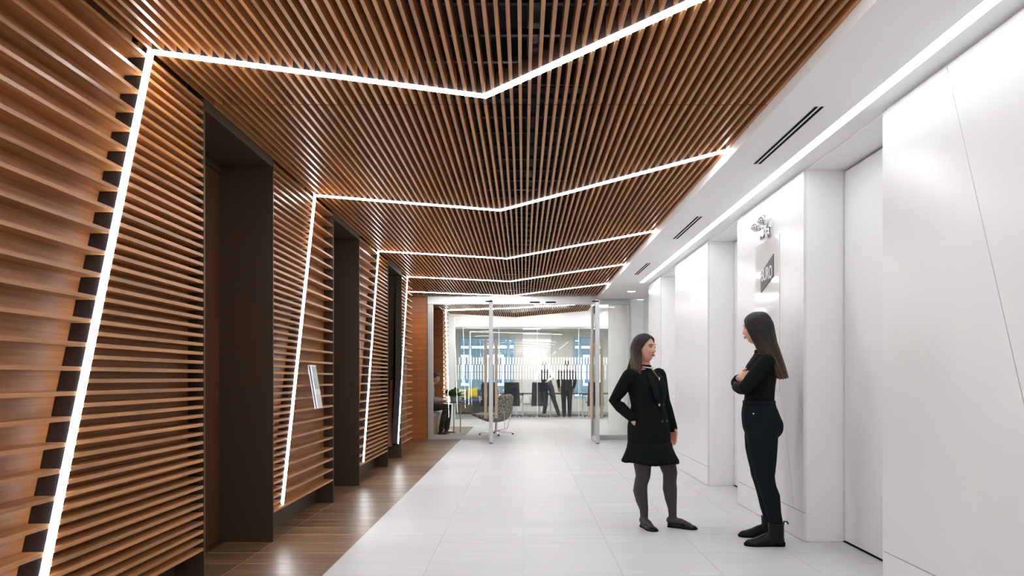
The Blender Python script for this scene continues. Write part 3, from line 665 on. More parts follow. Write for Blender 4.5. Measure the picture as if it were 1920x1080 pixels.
# conference table and chairs
ct = empty('conference_table', (0.9, 22.4, 0)); tag(ct, 'long dark meeting table with white frame legs behind the chairs', 'table')
MB().box(-1.35, 3.4, 21.95, 23.0, .70, .735).build('table_top', 'table_dark', ct, bevel=.004)
for x in (-0.12, 0.78, 2.02, 3.2):
    for xx in (x-.10, x+.10): MB().box(xx-.022, xx+.022, 22.0, 22.05, .001, .70).build('leg', 'white_plastic', ct)
    MB().box(x-.12, x+.12, 22.0, 22.05, .655, .6995).build('leg_rail', 'white_plastic', ct)
def task_chair(x, y, lab, rot=0):
    r = empty('office_chair', (x, y, 0)); tag(r, lab, 'chair', 'office chairs at the meeting table')
    m_ = MB(); rs = []
    for i in range(9):
        t = i/8; z = .36+.73*t; wd = .255-.03*t; yy = y-.22-.05*math.sin(t*2.6)+.04*t
        rs.append([(x-wd, yy+.03, z), (x-wd*.5, yy, z), (x+wd*.5, yy, z), (x+wd, yy+.03, z), (x+wd, yy+.06, z), (x+wd*.5, yy+.035, z), (x-wd*.5, yy+.035, z), (x-wd, yy+.06, z)])
    m_.rings(rs).build('backrest', 'chair_grey', r, smooth=False, bevel=.004)
    MB().box(x-.25, x+.25, y-.18, y+.26, .44, .50).build('seat', 'chair_olive', r, bevel=.02, seg=3)
    for s in (-1, 1):
        MB().tube([(x+s*.26, y-.16, .46), (x+s*.30, y-.16, .66), (x+s*.30, y+.16, .66), (x+s*.27, y+.14, .46)], .014, 8).build('armrest', 'white_plastic', r, smooth=True)
    MB().cyl((x, y), .03, .09, .44, 12).build('column', 'steel', r)
    for k in range(5):
        a = math.radians(18+72*k); p = (x+.31*math.cos(a), y+.31*math.sin(a), .075)
        lg = MB().tube([(x, y, .11), p], [.024, .016], 8).build('leg', 'alu', r, smooth=True)
        MB().tube([(p[0]-.012, p[1], .030), (p[0]+.012, p[1], .030)], .029, 10, round_ends=False).build('caster', 'black', lg)
for x, lab in ((-1.06, 'dark grey office chair farthest left at the meeting table'), (-0.35, 'dark grey office chair right of the open glass door handle'),
               (0.50, 'dark grey office chair the bald man leans on'), (2.22, 'dark grey office chair at the right end, behind the right door leaf')):
    task_chair(x, 21.15, lab)
tag(MB().rings([[(-0.62+r*math.cos(q*math.pi/8), 22.1+r*math.sin(q*math.pi/8), z) for q in range(16)] for r, z in ((.032, .7355), (.045, .745), (.05, .86), (.045, .86), (.04, .75))]).build('cup', 'white_plastic', smooth=True), 'white tumbler on the meeting table beside the left chairs', 'cup')
# ------------------------------------------------------------------ people
def vec(*a): return Vector(a)
def head_shape(mb, c, fwd, up=(0, 0, 1), s=1.0, k=0, male=False):
    """a head with brow, eye sockets, nose, lips, chin and ears; returns its local-to-world map"""
    f = Vector(fwd).normalized(); u = Vector(up); r = f.cross(u).normalized(); u = r.cross(f).normalized(); c = Vector(c)
    def W(x, y, z): return c+(r*x+f*y+u*z)*s
    def bump(x, z, cx, cz, sx, sz): return math.exp(-((x-cx)/sx)**2-((z-cz)/sz)**2)
    nu, nv = 72, 56; rs = []
    for i in range(nv+1):
        th = math.pi*(0.015+0.97*i/nv); row = []
        for q in range(nu):
            a = 2*math.pi*q/nu
            dx, dy, dz = math.sin(th)*math.sin(a), math.sin(th)*math.cos(a), -math.cos(th)
            x, y, z = .073*dx, .094*dy, .113*dz
            if z < 0:
                t = (-z/.113)
                x *= 1-.30*t**1.6
                if y < 0: y *= 1-.45*t
                else: y *= 1-.05*t
            if y > 0:
                y = y*(1-.06*bump(x, z, 0, -.01, .05, .07))
                y += .0045*bump(x, z, 0, .030, .045, .012)
                y -= .0090*(bump(x, z, .031, .006, .017, .012)+bump(x, z, -.031, .006, .017, .012))
                nz_ = max(0, min(1, (.018-z)/.048)) if z > -.032 else max(0, 1-(-.032-z)/.010)
                y += (.004+.021*nz_)*math.exp(-(x/(.0075+.006*nz_))**2)*(1 if z < .02 else max(0, 1-(z-.02)/.015))
                y += .0065*bump(x, z, 0, -.052, .020, .0055)+.0060*bump(x, z, 0, -.064, .017, .0055)-.003*bump(x, z, 0, -.0575, .022, .0025)
                y += .0075*bump(x, z, 0, -.092, .020, .014)
                y += .003*(bump(x, z, .045, -.02, .016, .016)+bump(x, z, -.045, -.02, .016, .016))
            row.append(tuple(W(x, y, z)))
        rs.append(row)
    mb.rings(rs, k)
    for sg_ in (-1, 1):
        mb.ell(W(sg_*.074, -.012, -.008), (r*.007+f*.004)*s, (f*.016)*s, (u*.029)*s, k, 10, 7)
    return W, r, f, u
def face_parts(parent, W, r, f, u, s=1.0, brow='brow'):
    for sg_ in (-1, 1):
        e = MB().ell(W(sg_*.031, .0755, .005), r*.0125*s, f*.0085*s, u*.0062*s, nu=12, nv=8).build('eye', 'eye_white', parent, smooth=True)
        MB().ell(W(sg_*.031+.002, .0825, .0052), r*.0050*s, f*.0022*s, u*.0052*s, nu=10, nv=6).build('iris', 'iris', e, smooth=True)
        MB().tube([W(sg_*.017, .0845, .0095), W(sg_*.031, .0850, .0130), W(sg_*.045, .0770, .0085)], [.0013*s, .0020*s, .0014*s], 6).build('eyelid', 'brow', parent, smooth=True)
        MB().tube([W(sg_*.014, .0925, .024), W(sg_*.030, .0895, .0295), W(sg_*.049, .0755, .0245)], [.0022*s, .0030*s, .0014*s], 6).build('eyebrow', brow, parent, smooth=True)
    MB().tube([W(-.021, .0790, -.0560), W(-.009, .0915, -.0525), W(0, .0930, -.0535), W(.009, .0915, -.0525), W(.021, .0790, -.0560)], [.0016*s, .0042*s, .0042*s, .0042*s, .0016*s], 8).build('lips', 'lips', parent, smooth=True)
    MB().tube([W(-.018, .0800, -.0590), W(0, .0915, -.0640), W(.018, .0800, -.0590)], [.0016*s, .0048*s, .0016*s], 8).build('lips', 'lips', parent, smooth=True)
def oval(c, F, L, a, b, n=22, p=2.3):
    c = Vector(c); out = []
    for q in range(n):
        t = 2*math.pi*q/n; ct, st_ = math.cos(t), math.sin(t)
        out.append(tuple(c+L*a*math.copysign(abs(ct)**(2/p), ct)+F*b*math.copysign(abs(st_)**(2/p), st_)))
    return out
def torso(mb, rings, F, L, k=0, grow=0.0):
    mb.rings([oval(c, F, L, a+grow, b+grow) for c, a, b in rings], k)
def hand_shape(mb, wrist, d, palm_n, thumb_side, curl=0.35, s=1.0, k=0, spread=0.05):
    """palm, four fingers of different lengths with bends, and a thumb leaving the side of the palm"""
    w_ = Vector(wrist); d = Vector(d).normalized(); n_ = Vector(palm_n); n_ = (n_-d*n_.dot(d)).normalized(); t_ = d.cross(n_).normalized()
    if t_.dot(Vector(thumb_side)) < 0: t_ = -t_
    pc = w_+d*.045*s
    mb.ell(pc, t_*.039*s, n_*.015*s, d*.053*s, k, 12, 8); mb.tube([w_-d*.03*s, w_+d*.01*s], [.024*s, .026*s], 10, k, flat=.75, side=tuple(t_))
    for i, (o, ln) in enumerate(((.028, .068), (.010, .076), (-.009, .071), (-.027, .056))):
        b0 = w_+d*.082*s+t_*o*s; dd = (d+t_*spread*(1.5-i)).normalized(); p = [b0-d*.02*s, b0]; ang = 0
        for j, fr in enumerate((.45, .32, .23)):
            ang += curl*(1.0+.25*j); dv = dd*math.cos(ang)+n_*math.sin(ang); p.append(p[-1]+dv*ln*fr*s)
        mb.tube(p, [.0095*s, .0095*s, .0088*s, .0078*s, .0066*s], 8, k)
    b0 = w_+d*.022*s+t_*.030*s+n_*.004*s
    p1 = b0+(d*.62+t_*.62+n_*.25)*.036*s; p2 = p1+(d*.85+t_*.22+n_*.30)*.030*s; p3 = p2+(d*.9+t_*.0+n_*.35)*.022*s
    mb.tube([w_+d*.012*s+t_*.015*s, b0, p1, p2, p3], [.013*s, .012*s, .0100*s, .0090*s, .0072*s], 8, k)
def shoe(name, heel, d, ln, m, parent, boot=0.0, lean=(0, 0), flat=True, width=1.0):
    """shoe standing on the floor; heel is its rearmost point, d its direction; boot = shaft height"""
    h = Vector((heel[0], heel[1], 0)); d = Vector((d[0], d[1], 0)).normalized(); l_ = Vector((-d.y, d.x, 0)); rs = []
    T = [0, .04, .14, .30, .48, .66, .80, .91, .975, 1.0]; Wd = [.012, .026, .033, .033, .036, .043, .044, .036, .022, .006]
    H = ([.045, .062, .062, .050, .040, .040, .036, .030, .024, .014] if not boot else [.05, .085, .10, .105, .092, .066, .052, .044, .034, .016])
    for t, w_, hh in zip(T, Wd, H):
        c = h+d*ln*t; w_ *= width; ring = []
        for q in range(16):
            a = 2*math.pi*q/16; x = math.cos(a)*w_; z = math.sin(a)
            zz = .001 if z <= -.35 else .001+(z+.35)/1.35*hh
            ring.append(tuple(c+l_*x*(1 if z < .3 else 1-.35*(z-.3))+Vector((0, 0, zz))))
        rs.append(ring)
    m_ = MB().rings(rs)
    if boot:
        c0 = h+d*ln*.20; sh = []
        for t in (0, .2, .5, .8, 1.0):
            z = .03+(boot-.03)*t; sh.append(oval(c0+Vector((lean[0]*t, lean[1]*t, z)), d, l_, .045-.001*t+.006*t, .052+.004*t, 18))
        m_.rings(sh)
    o = link(name, remeshed(m_, name, m, .004, 5), parent)
    sole = MB(); lo_, hi_ = [], []
    out = [(t, w_) for t, w_ in zip(T, Wd)]
    pts = [(h+d*(ln*t*1.0+(.004 if t > .9 else -.002))+l_*(w_*width+.003)) for t, w_ in out]+[(h+d*(ln*t+(.004 if t > .9 else -.002))-l_*(w_*width+.003)) for t, w_ in reversed(out)]
    sole.prism([(p.x, p.y) for p in pts], 'z', .0005, .010 if flat else .018)
    if boot: sole.prism([(p.x, p.y) for p in pts[:4]+pts[-4:]], 'z', .0005, .030)
    sole.build('sole', 'black', o)
    return o
def split_mats(me, rules):
    """material index for each polygon from its centre"""
    n = len(me.polygons); c = np.empty(n*3); me.polygons.foreach_get('center', c); c = c.reshape(-1, 3); idx = np.zeros(n, dtype=np.int32)
    for k, fn in rules: idx[fn(c)] = k
    me.polygons.foreach_set('material_index', idx)
def locks(W, phis, zt, tip, s=1.0, r0=.013, seed=1, drift=lambda ph, t: Vector((0, 0, 0)), part=.0, thick=1.0, inset=.0, lo=60):
    """hair as many flat locks running from the parting over the skull and down"""
    rg = random.Random(seed); m_ = MB()
    for ph_deg in phis:
        for layer in range(2):
            ph = math.radians(ph_deg+rg.uniform(-2.5, 2.5)); pts = []; rad = []
            ax, ay, az = .083+.007*layer-inset, .102+.007*layer, .119+.004*layer
            sx = math.sin(ph); cy_ = math.cos(ph)
            e0 = math.radians(46+(min(abs(ph_deg), 180)-lo)/(180-lo)*56)      # where on the parting the lock starts
            va = Vector((0.06*math.copysign(1, sx), math.cos(e0), math.sin(e0))).normalized(); vb = Vector((sx, cy_, 0)).normalized()
            for i in range(8):
                t = i/7; v_ = va.slerp(vb, t)
                pts.append(W(ax*v_.x, ay*v_.y-.004, az*v_.z-.006*t)); rad.append(r0*(.62+.48*t))
            tl = tip+rg.uniform(-.018, .018)
            for i in range(1, 7):
                t = i/6; z = -.006+(tl+.006)*t; wv = .003*math.sin(5*t+ph*7)
                base = W(ax*sx*(1.0-.10*t*abs(sx))+wv, ay*cy_*(1.0-.05*t), z)
                pts.append(base+drift(ph_deg, t)); rad.append(r0*(1.1-.25*t if t < .99 else .45))
            rd = (pts[8]-W(0, 0, 0)); rd = Vector((rd.x, rd.y, 0)).normalized(); tg = Vector((-rd.y, rd.x, 0))
            m_.tube(pts, rad, 8, flat=.55*thick, side=tuple(tg))
    return m_

# ---------- woman in black blazer dress
def woman_a():
    root = empty('person', (1.10, 5.56, 0)); tag(root, 'woman in a black double-breasted blazer dress, sheer black tights and flat shoes, looking right', 'person')
    F = vec(.60, -.80, 0); L = vec(.80, .60, 0); Z = vec(0, 0, 1)
    hc = (.985, 5.56, 1.458); hf = (.74, -.67, .05)
    body = MB(); W, r, f, u = head_shape(body, hc, hf, s=1.0)
    nb = vec(.99, 5.585, 1.275)
    body.tube([nb, nb+vec(.002, -.003, .06), vec(*hc)+vec(-.012, .008, -.045)], [.052, .046, .046], 14)
    TR = [(vec(1.025, 5.575, .74), .165, .125), (vec(1.025, 5.575, .83), .168, .122), (vec(1.022, 5.575, .93), .140, .105), (vec(1.018, 5.575, 1.01), .122, .092),
          (vec(1.008, 5.572, 1.10), .135, .102), (vec(1.003, 5.570, 1.17), .145, .108), (vec(.995, 5.580, 1.235), .155, .085), (vec(.990, 5.585, 1.275), .115, .062), (vec(.990, 5.585, 1.305), .058, .05)]
    torso(body, TR, F, L)
    Rs, Re, Rw = vec(.858, 5.475, 1.240), vec(.742, 5.575, 1.035), vec(.868, 5.468, .905)
    Ls, Le, Lw = vec(1.128, 5.680, 1.245), vec(1.178, 5.700, 1.030), vec(1.235, 5.640, .815)
    for s_, e_, w_ in ((Rs, Re, Rw), (Ls, Le, Lw)):
        body.tube([s_, s_.lerp(e_, .5), e_, e_.lerp(w_, .35), w_], [.046, .040, .034, .034, .023], 12)
    hand_shape(body, Rw, (vec(.915, 5.47, .86)-Rw), F, (0, 0, 1), .35)
    hand_shape(body, Lw, vec(.06, -.06, -1), vec(-.8, -.55, 0), F, .22)
    RH, RK, RA = vec(.955, 5.525, .80), vec(.968, 5.515, .43), vec(.990, 5.590, .10)
    LH, LK, LA = vec(1.105, 5.625, .80), vec(1.205, 5.600, .44), vec(1.226, 5.600, .10)
    for h_, k_, a_, o in ((RH, RK, RA, vec(-.022, .025, 0)), (LH, LK, LA, vec(-.004, .03, 0))):
        body.tube([h_, h_.lerp(k_, .45), h_.lerp(k_, .75), k_, k_.lerp(a_, .2)+o*.7, k_.lerp(a_, .38)+o, k_.lerp(a_, .62)+o*.6, k_.lerp(a_, .85), a_, a_-vec(0, 0, .04)], [.088, .082, .072, .060, .055, .059, .050, .036, .033, .034], 16)
    for a_, d in ((RA, vec(.30, -.95, 0)), (LA, vec(.90, -.43, 0))):
        body.tube([a_-vec(0, 0, .045)-d*.02, a_-vec(0, 0, .055)+d*.07, a_-vec(0, 0, .075)+d*.14], [.033, .030, .020], 12)
    me = remeshed(body, 'body', ['skin', 'tights'], .0045, 3, .45); split_mats(me, [(1, lambda c: c[:, 2] < .64)])
    bo = link('body', me, root)
    face_parts(bo, W, r, f, u)
    # blazer: shell over torso and sleeves
    j = MB(); JR = [(vec(1.030, 5.570, .665), .190, .148), (vec(1.027, 5.572, .74), .188, .147), (vec(1.025, 5.574, .83), .188, .144), (vec(1.022, 5.575, .92), .164, .128), (vec(1.018, 5.575, 1.00), .148, .116),
                    (vec(1.010, 5.572, 1.08), .156, .124), (vec(1.004, 5.568, 1.16), .168, .130), (vec(.996, 5.577, 1.225), .172, .108), (vec(.992, 5.584, 1.265), .135, .080), (vec(.990, 5.586, 1.290), .075, .062)]
    torso(j, JR, F, L)
    for s_, e_, w_, ex in ((Rs, Re, Rw, 0), (Ls, Le, Lw, .012)):
        j.tube([s_-vec(0, 0, .0), s_.lerp(e_, .25), s_.lerp(e_, .6), e_, e_.lerp(w_, .35), e_.lerp(w_, .75), w_+(w_-e_).normalized()*ex], [.062, .060, .054, .048, .048, .042, .037], 14)
    j.tube([nb+vec(0, 0, .005), nb+vec(.002, -.003, .055)], [.060, .055], 16, round_ends=False)
    jo = link('blazer', remeshed(j, 'blazer', 'black_cloth', .006, 5), root)
    def front(z, sx):
        """point on the blazer's front at height z, sx across"""
        for (c0, a0, b0), (c1, a1, b1) in zip(JR[:-1], JR[1:]):
            if c0.z <= z <= c1.z:
                t = (z-c0.z)/(c1.z-c0.z); c = c0.lerp(c1, t); a = a0+(a1-a0)*t; b = b0+(b1-b0)*t
                return c+L*a*sx+F*b*max(0, 1-abs(sx)**2.3)**(1/2.3)
        return c0
    for sx0, sx1 in ((.40, .10), (-.40, .22)):
        lp = [front(1.262, sx0)+F*.012]+[front(1.262-.30*t, sx0*(1-t)+sx1*t+.28*math.sin(t*2.4)*(1 if sx0 > 0 else -1)*.6)+F*.006 for t in (.2, .4, .6, .8)]+[front(.955, sx1)+F*.006]
        MB().tube(lp, [.012, .026, .034, .032, .022, .006], 8, flat=.16, side=tuple(L)).build('lapel', 'black_denim', jo, smooth=True)
    for z, sx, mt in ((1.005, -.02, 'steel'), (1.005, .34, 'table_dark'), (.875, .0, 'table_dark'), (.875, .34, 'table_dark')):
        p = front(z, sx); MB().ell(p+F*.010, L*.012, F*.006, Z*.012, nu=10, nv=6).build('button', mt, jo, smooth=True)
    # pleated skirt
    rs = []; n = 168
    for z, a, b in ((.70, .198, .156), (.655, .206, .164), (.61, .224, .180), (.575, .242, .192), (.548, .257, .204)):
        ring = []; t = (.70-z)/.152
        for q in range(n):
            an = 2*math.pi*q/n; pl_ = 1+.030*t*math.sin(an*28)+.02*t*math.sin(an*5+1)
            c = vec(1.030+.012*t, 5.570, z-.018*t*max(0, math.sin(an))+.006*math.sin(an*5)*t)
            ring.append(tuple(c+L*a*pl_*math.cos(an)+F*b*pl_*math.sin(an)))
        rs.append(ring)
    inner = [[tuple(Vector(p).lerp(Vector((1.035, 5.57, p[2])), .02)) for p in ring] for ring in rs[::-1]]
    MB().rings(rs+inner, cap=False, closed=True).build('skirt', 'black_cloth', root, smooth=True)
    shoe('shoe', (.983, 5.640), (.27, -.96), .232, 'leather', root)
    shoe('shoe', (1.188, 5.612), (.88, -.47), .240, 'leather', root)
    # necklace
    nk = [nb+vec(.0, -.004, .0)+(r*.070*math.sin(a)+f*.074*math.cos(a))+Z*(.042-.018*math.cos(a)) for a in [math.radians(k) for k in range(-70, 71, 14)]]
    no = MB().tube(nk, .0045, 8).build('necklace', 'white_plastic', root, smooth=True)
    pt = front(1.215, .12)+F*.022; MB().tube([nk[6], pt], .0014, 6).build('chain', 'yellow', no); MB().ell(pt, L*.006, F*.004, Z*.014, nu=8, nv=6).build('pendant', 'white_plastic', no, smooth=True)
    # hair: part in the middle, straight, past the shoulders
    hm = locks(W, list(range(84, 181, 5)), .1, -.228, lo=82, seed=4, drift=lambda ph, t: vec(-.005, -.02, 0)*t+ -f*.012*t, r0=.0135)
    h2 = locks(W, list(range(-176, -83, 5)), .1, -.21, lo=82, seed=5, drift=lambda ph, t: -f*.045*t-r*0+vec(-.03, .0, 0)*t, r0=.0135)
    hm.add(h2.v, h2.f)
    hm.ell(W(0, -.022, .022), r*.079, f*.088, u*.104, nu=24, nv=14)
    hm.build('hair', 'hair_a', root, smooth=True)
woman_a()

# ---------- woman with folded arms
def woman_b():
    root = empty('person', (1.80, 5.10, 0)); tag(root, 'woman in a black turtleneck, black jeans and ankle boots with folded arms, facing left', 'person')
    F = vec(-.965, .262, 0); L = vec(-.262, -.965, 0); Z = vec(0, 0, 1)
    hc = (1.748, 5.10, 1.588); hf = (-.90, .43, -.03)
    body = MB(); W, r, f, u = head_shape(body, hc, hf, s=1.02)
    nb = vec(1.785, 5.09, 1.385)
    body.tube([nb, nb+vec(-.006, 0, .06), vec(*hc)+vec(.018, -.006, -.05)], [.052, .047, .047], 14)
    TR = [(vec(1.790, 5.09, .84), .150, .110), (vec(1.785, 5.09, .92), .155, .118), (vec(1.770, 5.09, 1.00), .135, .098), (vec(1.762, 5.09, 1.08), .120, .088),
          (vec(1.760, 5.09, 1.17), .130, .096), (vec(1.765, 5.09, 1.26), .145, .104), (vec(1.780, 5.09, 1.33), .150, .085), (vec(1.786, 5.09, 1.38), .110, .062), (vec(1.785, 5.09, 1.41), .056, .05)]
    torso(body, TR, F, L)
    Ls, Le, Lw = vec(1.758, 4.930, 1.335), vec(1.588, 4.910, 1.140), vec(1.595, 5.130, 1.160)
    Rs, Re, Rw = vec(1.842, 5.245, 1.335), vec(1.655, 5.310, 1.165), vec(1.618, 5.115, 1.222)
    for s_, e_, w_ in ((Ls, Le, Lw), (Rs, Re, Rw)):
        body.tube([s_, s_.lerp(e_, .5), e_, e_.lerp(w_, .35), w_], [.044, .039, .034, .033, .023], 12)
    hand_shape(body, Rw, vec(.06, -1, .16), vec(1, .05, -.15), (0, 0, 1), .34)
    hand_shape(body, Lw, vec(.25, 1, .05), vec(1, 0, 0), (0, 0, 1), .5)
    LH, LK, LA = vec(1.765, 5.010, .86), vec(1.765, 4.985, .495), vec(1.845, 4.970, .10)
    RH, RK, RA = vec(1.795, 5.165, .86), vec(1.805, 5.200, .495), vec(1.890, 5.240, .10)
    for h_, k_, a_ in ((LH, LK, LA), (RH, RK, RA)):
        body.tube([h_, h_.lerp(k_, .5), k_, k_.lerp(a_, .35)+vec(.012, 0, 0), a_, a_-vec(0, 0, .05)], [.075, .068, .050, .050, .033, .034], 14)
    bo = link('body', remeshed(body, 'body', ['skin_pale'], .0045, 3, .45), root)
    face_parts(bo, W, r, f, u, 1.02)
    # turtleneck
    j = MB(); JR = [(vec(1.760, 5.09, .985), .148, .110), (vec(1.758, 5.09, 1.05), .140, .108), (vec(1.762, 5.09, 1.10), .136, .106), (vec(1.760, 5.09, 1.17), .145, .114), (vec(1.764, 5.09, 1.25), .158, .122),
                    (vec(1.776, 5.09, 1.32), .166, .106), (vec(1.784, 5.09, 1.37), .135, .080), (vec(1.785, 5.09, 1.40), .075, .062)]
    torso(j, JR, F, L)
    for s_, e_, w_ in ((Ls, Le, Lw), (Rs, Re, Rw)):
        j.tube([s_, s_.lerp(e_, .3), s_.lerp(e_, .65), e_, e_.lerp(w_, .35), e_.lerp(w_, .8)], [.062, .060, .055, .048, .047, .040], 14)
    j.tube([nb+vec(0, 0, .005), nb+vec(-.006, 0, .052)], [.060, .055], 16, round_ends=False)
    link('turtleneck', remeshed(j, 'turtleneck', 'black_cloth', .0055, 5), root)
    # jeans
    t = MB()
    torso(t, [(vec(1.770, 5.09, .74), .140, .085), (vec(1.774, 5.09, .80), .166, .114), (vec(1.777, 5.09, .85), .174, .136), (vec(1.778, 5.09, .90), .174, .143), (vec(1.768, 5.09, .95), .166, .136), (vec(1.760, 5.09, 1.00), .154, .124), (vec(1.758, 5.09, 1.045), .146, .110)], F, L)
    for y_, h_, k_, a_ in ((-.03, LH, LK, LA), (.03, RH, RK, RA)):
        t.tube([h_+vec(.0, 0, .0), h_.lerp(k_, .22)+vec(-.010, 0, 0), h_.lerp(k_, .45)+vec(-.010, 0, 0), h_.lerp(k_, .68)+vec(-.005, 0, 0), h_.lerp(k_, .88), k_, k_.lerp(a_, .18)+vec(.004, 0, 0), k_.lerp(a_, .36)+vec(.014, 0, 0), k_.lerp(a_, .65)+vec(.008, 0, 0), a_+vec(0, 0, .06)], [.108, .108, .102, .090, .076, .070, .062, .065, .054, .046], 18)
    t.ell((1.852, 5.03, .865), (.062, 0, 0), (0, .08, 0), (0, 0, .09)); t.ell((1.858, 5.15, .865), (.062, 0, 0), (0, .08, 0), (0, 0, .09))
    to_ = link('jeans', remeshed(t, 'jeans', 'black_denim', .0055, 26), root)
    MB().rings([oval(vec(1.758, 5.09, z), F, L, .152, .1165, 28) for z in (1.020, 1.052)]).build('waistband', 'black_denim', to_, smooth=True)
    MB().ell((1.672, 4.957, .962), (.006, 0, 0), (0, .004, 0), (0, 0, .006), nu=8, nv=6).build('rivet', 'white_plastic', to_, smooth=True)
    b1 = shoe('ankle_boot', (1.900, 4.965), (-1, .05), .285, 'leather', root, boot=.165, lean=(-.004, 0), flat=False, width=1.05)
    b2 = shoe('ankle_boot', (1.945, 5.235), (-1, .10), .285, 'leather', root, boot=.165, lean=(-.004, 0), flat=False, width=1.05)
    for b_, x, y in ((b1, 1.905, 4.965), (b2, 1.945, 5.235)):
        MB().tube([(x-.012, y, .145), (x-.008, y, .178), (x+.012, y, .176), (x+.022, y, .162)], .006, 8, flat=.5).build('pull_tab', 'leather', b_, smooth=True)
    # long hair swept behind the shoulder
    bk = -f
    def dr(ph, t):
        a = abs(ph); k_ = .135 if a < 110 else (.10 if a < 150 else .055)
        return bk*k_*t**.9+vec(.02, -.01, 0)*t*.6
    hm = locks(W, list(range(60, 181, 5)), .1, -.352, s=1.0, seed=8, drift=dr, r0=.0145)
    h2 = locks(W, list(range(-176, -59, 5)), .1, -.352, s=1.0, seed=9, drift=dr, r0=.0145)
    hm.add(h2.v, h2.f)
    hm.ell(W(0, -.020, .024), r*.081, f*.092, u*.106, nu=24, nv=14)
    hm.build('hair', 'hair_b', root, smooth=True)
woman_b()

# ---------- three men farther away
def man(lab, J, F, mats, hair='short', vox=.007):
    """J: joints dict; smaller figures of the same make"""
    F = Vector(F).normalized(); L = vec(-F.y, F.x, 0)
    root = empty('person', (J['hip'][0], J['hip'][1], 0)); tag(root, lab, 'person')
    b = MB(); W, r, f, u = head_shape(b, J['head'], J.get('hf', tuple(F)), s=1.03)
    hip, chest, neck = vec(*J['hip']), vec(*J['chest']), vec(*J['neck'])
    b.tube([neck, vec(*J['head'])-u*.05-f*.012], [.058, .054], 12); b.tube([hip, chest, neck-vec(0, 0, .03)], [.10, .11, .07], 14)
    for s_ in 'LR':
        sh, el, wr = (vec(*J[s_+k]) for k in ('s', 'e', 'w')); b.tube([sh, el, wr], [.05, .038, .026], 10)
        hand_shape(b, wr, wr-el, J.get('palm', (0, 0, -1)), F, .4)
        kn, an = vec(*J[s_+'k']), vec(*J[s_+'a']); hp = hip+L*(.09 if s_ == 'L' else -.09); b.tube([hp, kn, an], [.07, .05, .04], 10)
    bo = link('body', remeshed(b, 'body', ['skin_pale'], .006, 3, .4), root); face_parts(bo, W, r, f, u, 1.03, brow='hair_grey')
    c = MB(); ax = (neck-hip).normalized(); Fx = (F-ax*F.dot(ax)).normalized()
    torso(c, [(hip-ax*.05, .165, .125), (hip+ax*.06, .168, .125), (hip.lerp(chest, .55), .165, .125), (chest, .190, .135), (chest.lerp(neck, .55), .200, .115), (chest.lerp(neck, .85), .14, .085), (neck, .07, .065)], Fx, L)
    sl = MB()
    for s_ in 'LR':
        sh, el, wr = (vec(*J[s_+k]) for k in ('s', 'e', 'w'))
        (c if mats['sleeve'] == mats['top'] else sl).tube([sh, sh.lerp(el, .5), el, el.lerp(wr, .4), el.lerp(wr, .9)], [.074, .064, .056, .052, .042], 12)
    co = link('jacket' if mats['sleeve'] == mats['top'] else 'vest', remeshed(c, 'top', mats['top'], vox, 4), root)
    if sl.v: link('shirt_sleeve', remeshed(sl, 'sleeve', mats['sleeve'], vox, 4), root)
    t = MB(); torso(t, [(hip-ax*.10, .16, .125), (hip-ax*.0, .172, .132), (hip+ax*.07, .165, .128)], Fx, L)
    for s_ in 'LR':
        kn, an = vec(*J[s_+'k']), vec(*J[s_+'a']); hp = hip+L*(.09 if s_ == 'L' else -.09)
        t.tube([hp, hp.lerp(kn, .5), kn, kn.lerp(an, .5), an], [.098, .090, .070, .066, .058], 12)
        d = Vector(J.get('foot'+s_, tuple(F))).normalized()
        an2 = an-d*.07; shoe('shoe', (an2.x, an2.y), (d.x, d.y), .285, mats['shoe'], root, width=1.15)
    link('trousers', remeshed(t, 'trousers', mats['trousers'], vox, 4), root)
    hm = MB()
    if hair == 'short': hm.ell(W(0, -.020, .030), r*.082, f*.088, u*.100, nu=20, nv=12); hm.ell(W(0, .02, .075), r*.068, f*.068, u*.045, nu=20, nv=8)
    else:
        for s_ in (-1, 1): hm.ell(W(s_*.055, -.045, -.005), r*.022, f*.045, u*.035, nu=12, nv=8)
    hm.build('hair', mats['hair'], root, smooth=True)
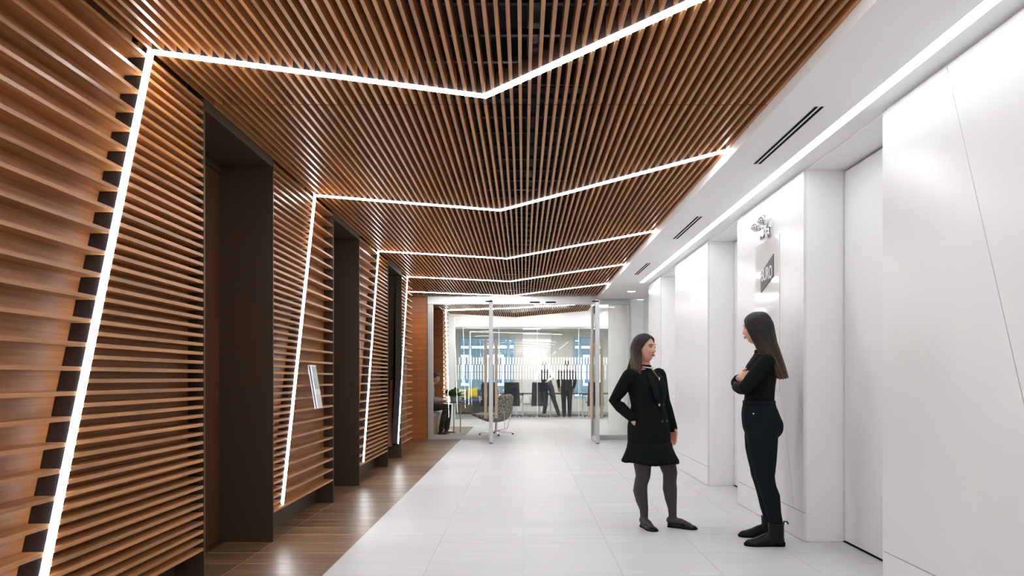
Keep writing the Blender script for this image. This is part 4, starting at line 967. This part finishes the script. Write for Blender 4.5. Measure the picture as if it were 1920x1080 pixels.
man('man in a pale grey shirt seated on the niche bench by the side table',
    dict(head=(-1.925, 15.0, 1.215), hf=(.96, -.12, -.22), neck=(-2.03, 15.0, 1.06), chest=(-2.10, 15.0, .88), hip=(-2.13, 15.0, .585),
         Ls=(-2.06, 15.18, 1.0), Le=(-2.03, 15.26, .76), Lw=(-1.80, 15.14, .74), Rs=(-2.06, 14.82, 1.0), Re=(-2.05, 14.74, .76), Rw=(-1.82, 14.84, .74),
         Lk=(-1.64, 15.16, .585), La=(-1.70, 15.18, .10), Rk=(-1.70, 14.92, .585), Ra=(-1.79, 14.90, .10), footL=(1, -.1, 0), footR=(1, -.25, 0)),
    (1, 0, 0), dict(top='shirt_grey', sleeve='shirt_grey', trousers='trouser_brown', shoe='shoe_dark', hair='hair_grey'))
man('bald man in a dark vest and white shirt leaning on an office chair',
    dict(head=(0.66, 21.70, 1.67), hf=(.1, -1, -.12), neck=(0.68, 21.80, 1.50), chest=(0.70, 21.88, 1.32), hip=(0.78, 21.72, .95),
         Ls=(0.87, 21.62, 1.43), Le=(0.94, 21.46, 1.23), Lw=(0.76, 21.20, 1.13), Rs=(0.50, 21.66, 1.43), Re=(0.40, 21.48, 1.22), Rw=(0.36, 21.16, 1.13),
         Lk=(0.98, 21.62, .50), La=(1.12, 21.60, .10), Rk=(0.72, 21.62, .50), Ra=(0.66, 21.62, .10), footL=(-.7, -.7, 0), footR=(-.3, -1, 0)),
    (0, -1, 0), dict(top='vest', sleeve='shirt_white', trousers='jeans', shoe='shoe_brown', hair='cream'), hair='bald')
man('man in a dark suit standing with his back to the meeting room glass',
    dict(head=(1.33, 20.92, 1.645), hf=(-.3, 1, 0), neck=(1.33, 20.9, 1.48), chest=(1.33, 20.88, 1.27), hip=(1.33, 20.9, .94),
         Ls=(1.12, 20.88, 1.40), Le=(1.07, 20.86, 1.14), Lw=(1.10, 20.98, .92), Rs=(1.54, 20.88, 1.40), Re=(1.58, 20.86, 1.14), Rw=(1.55, 20.98, .92),
         Lk=(1.24, 20.88, .50), La=(1.25, 20.85, .10), Rk=(1.42, 20.88, .50), Ra=(1.42, 20.85, .10)),
    (0, 1, 0), dict(top='suit', sleeve='suit', trousers='suit', shoe='shoe_brown', hair='hair_dark'))
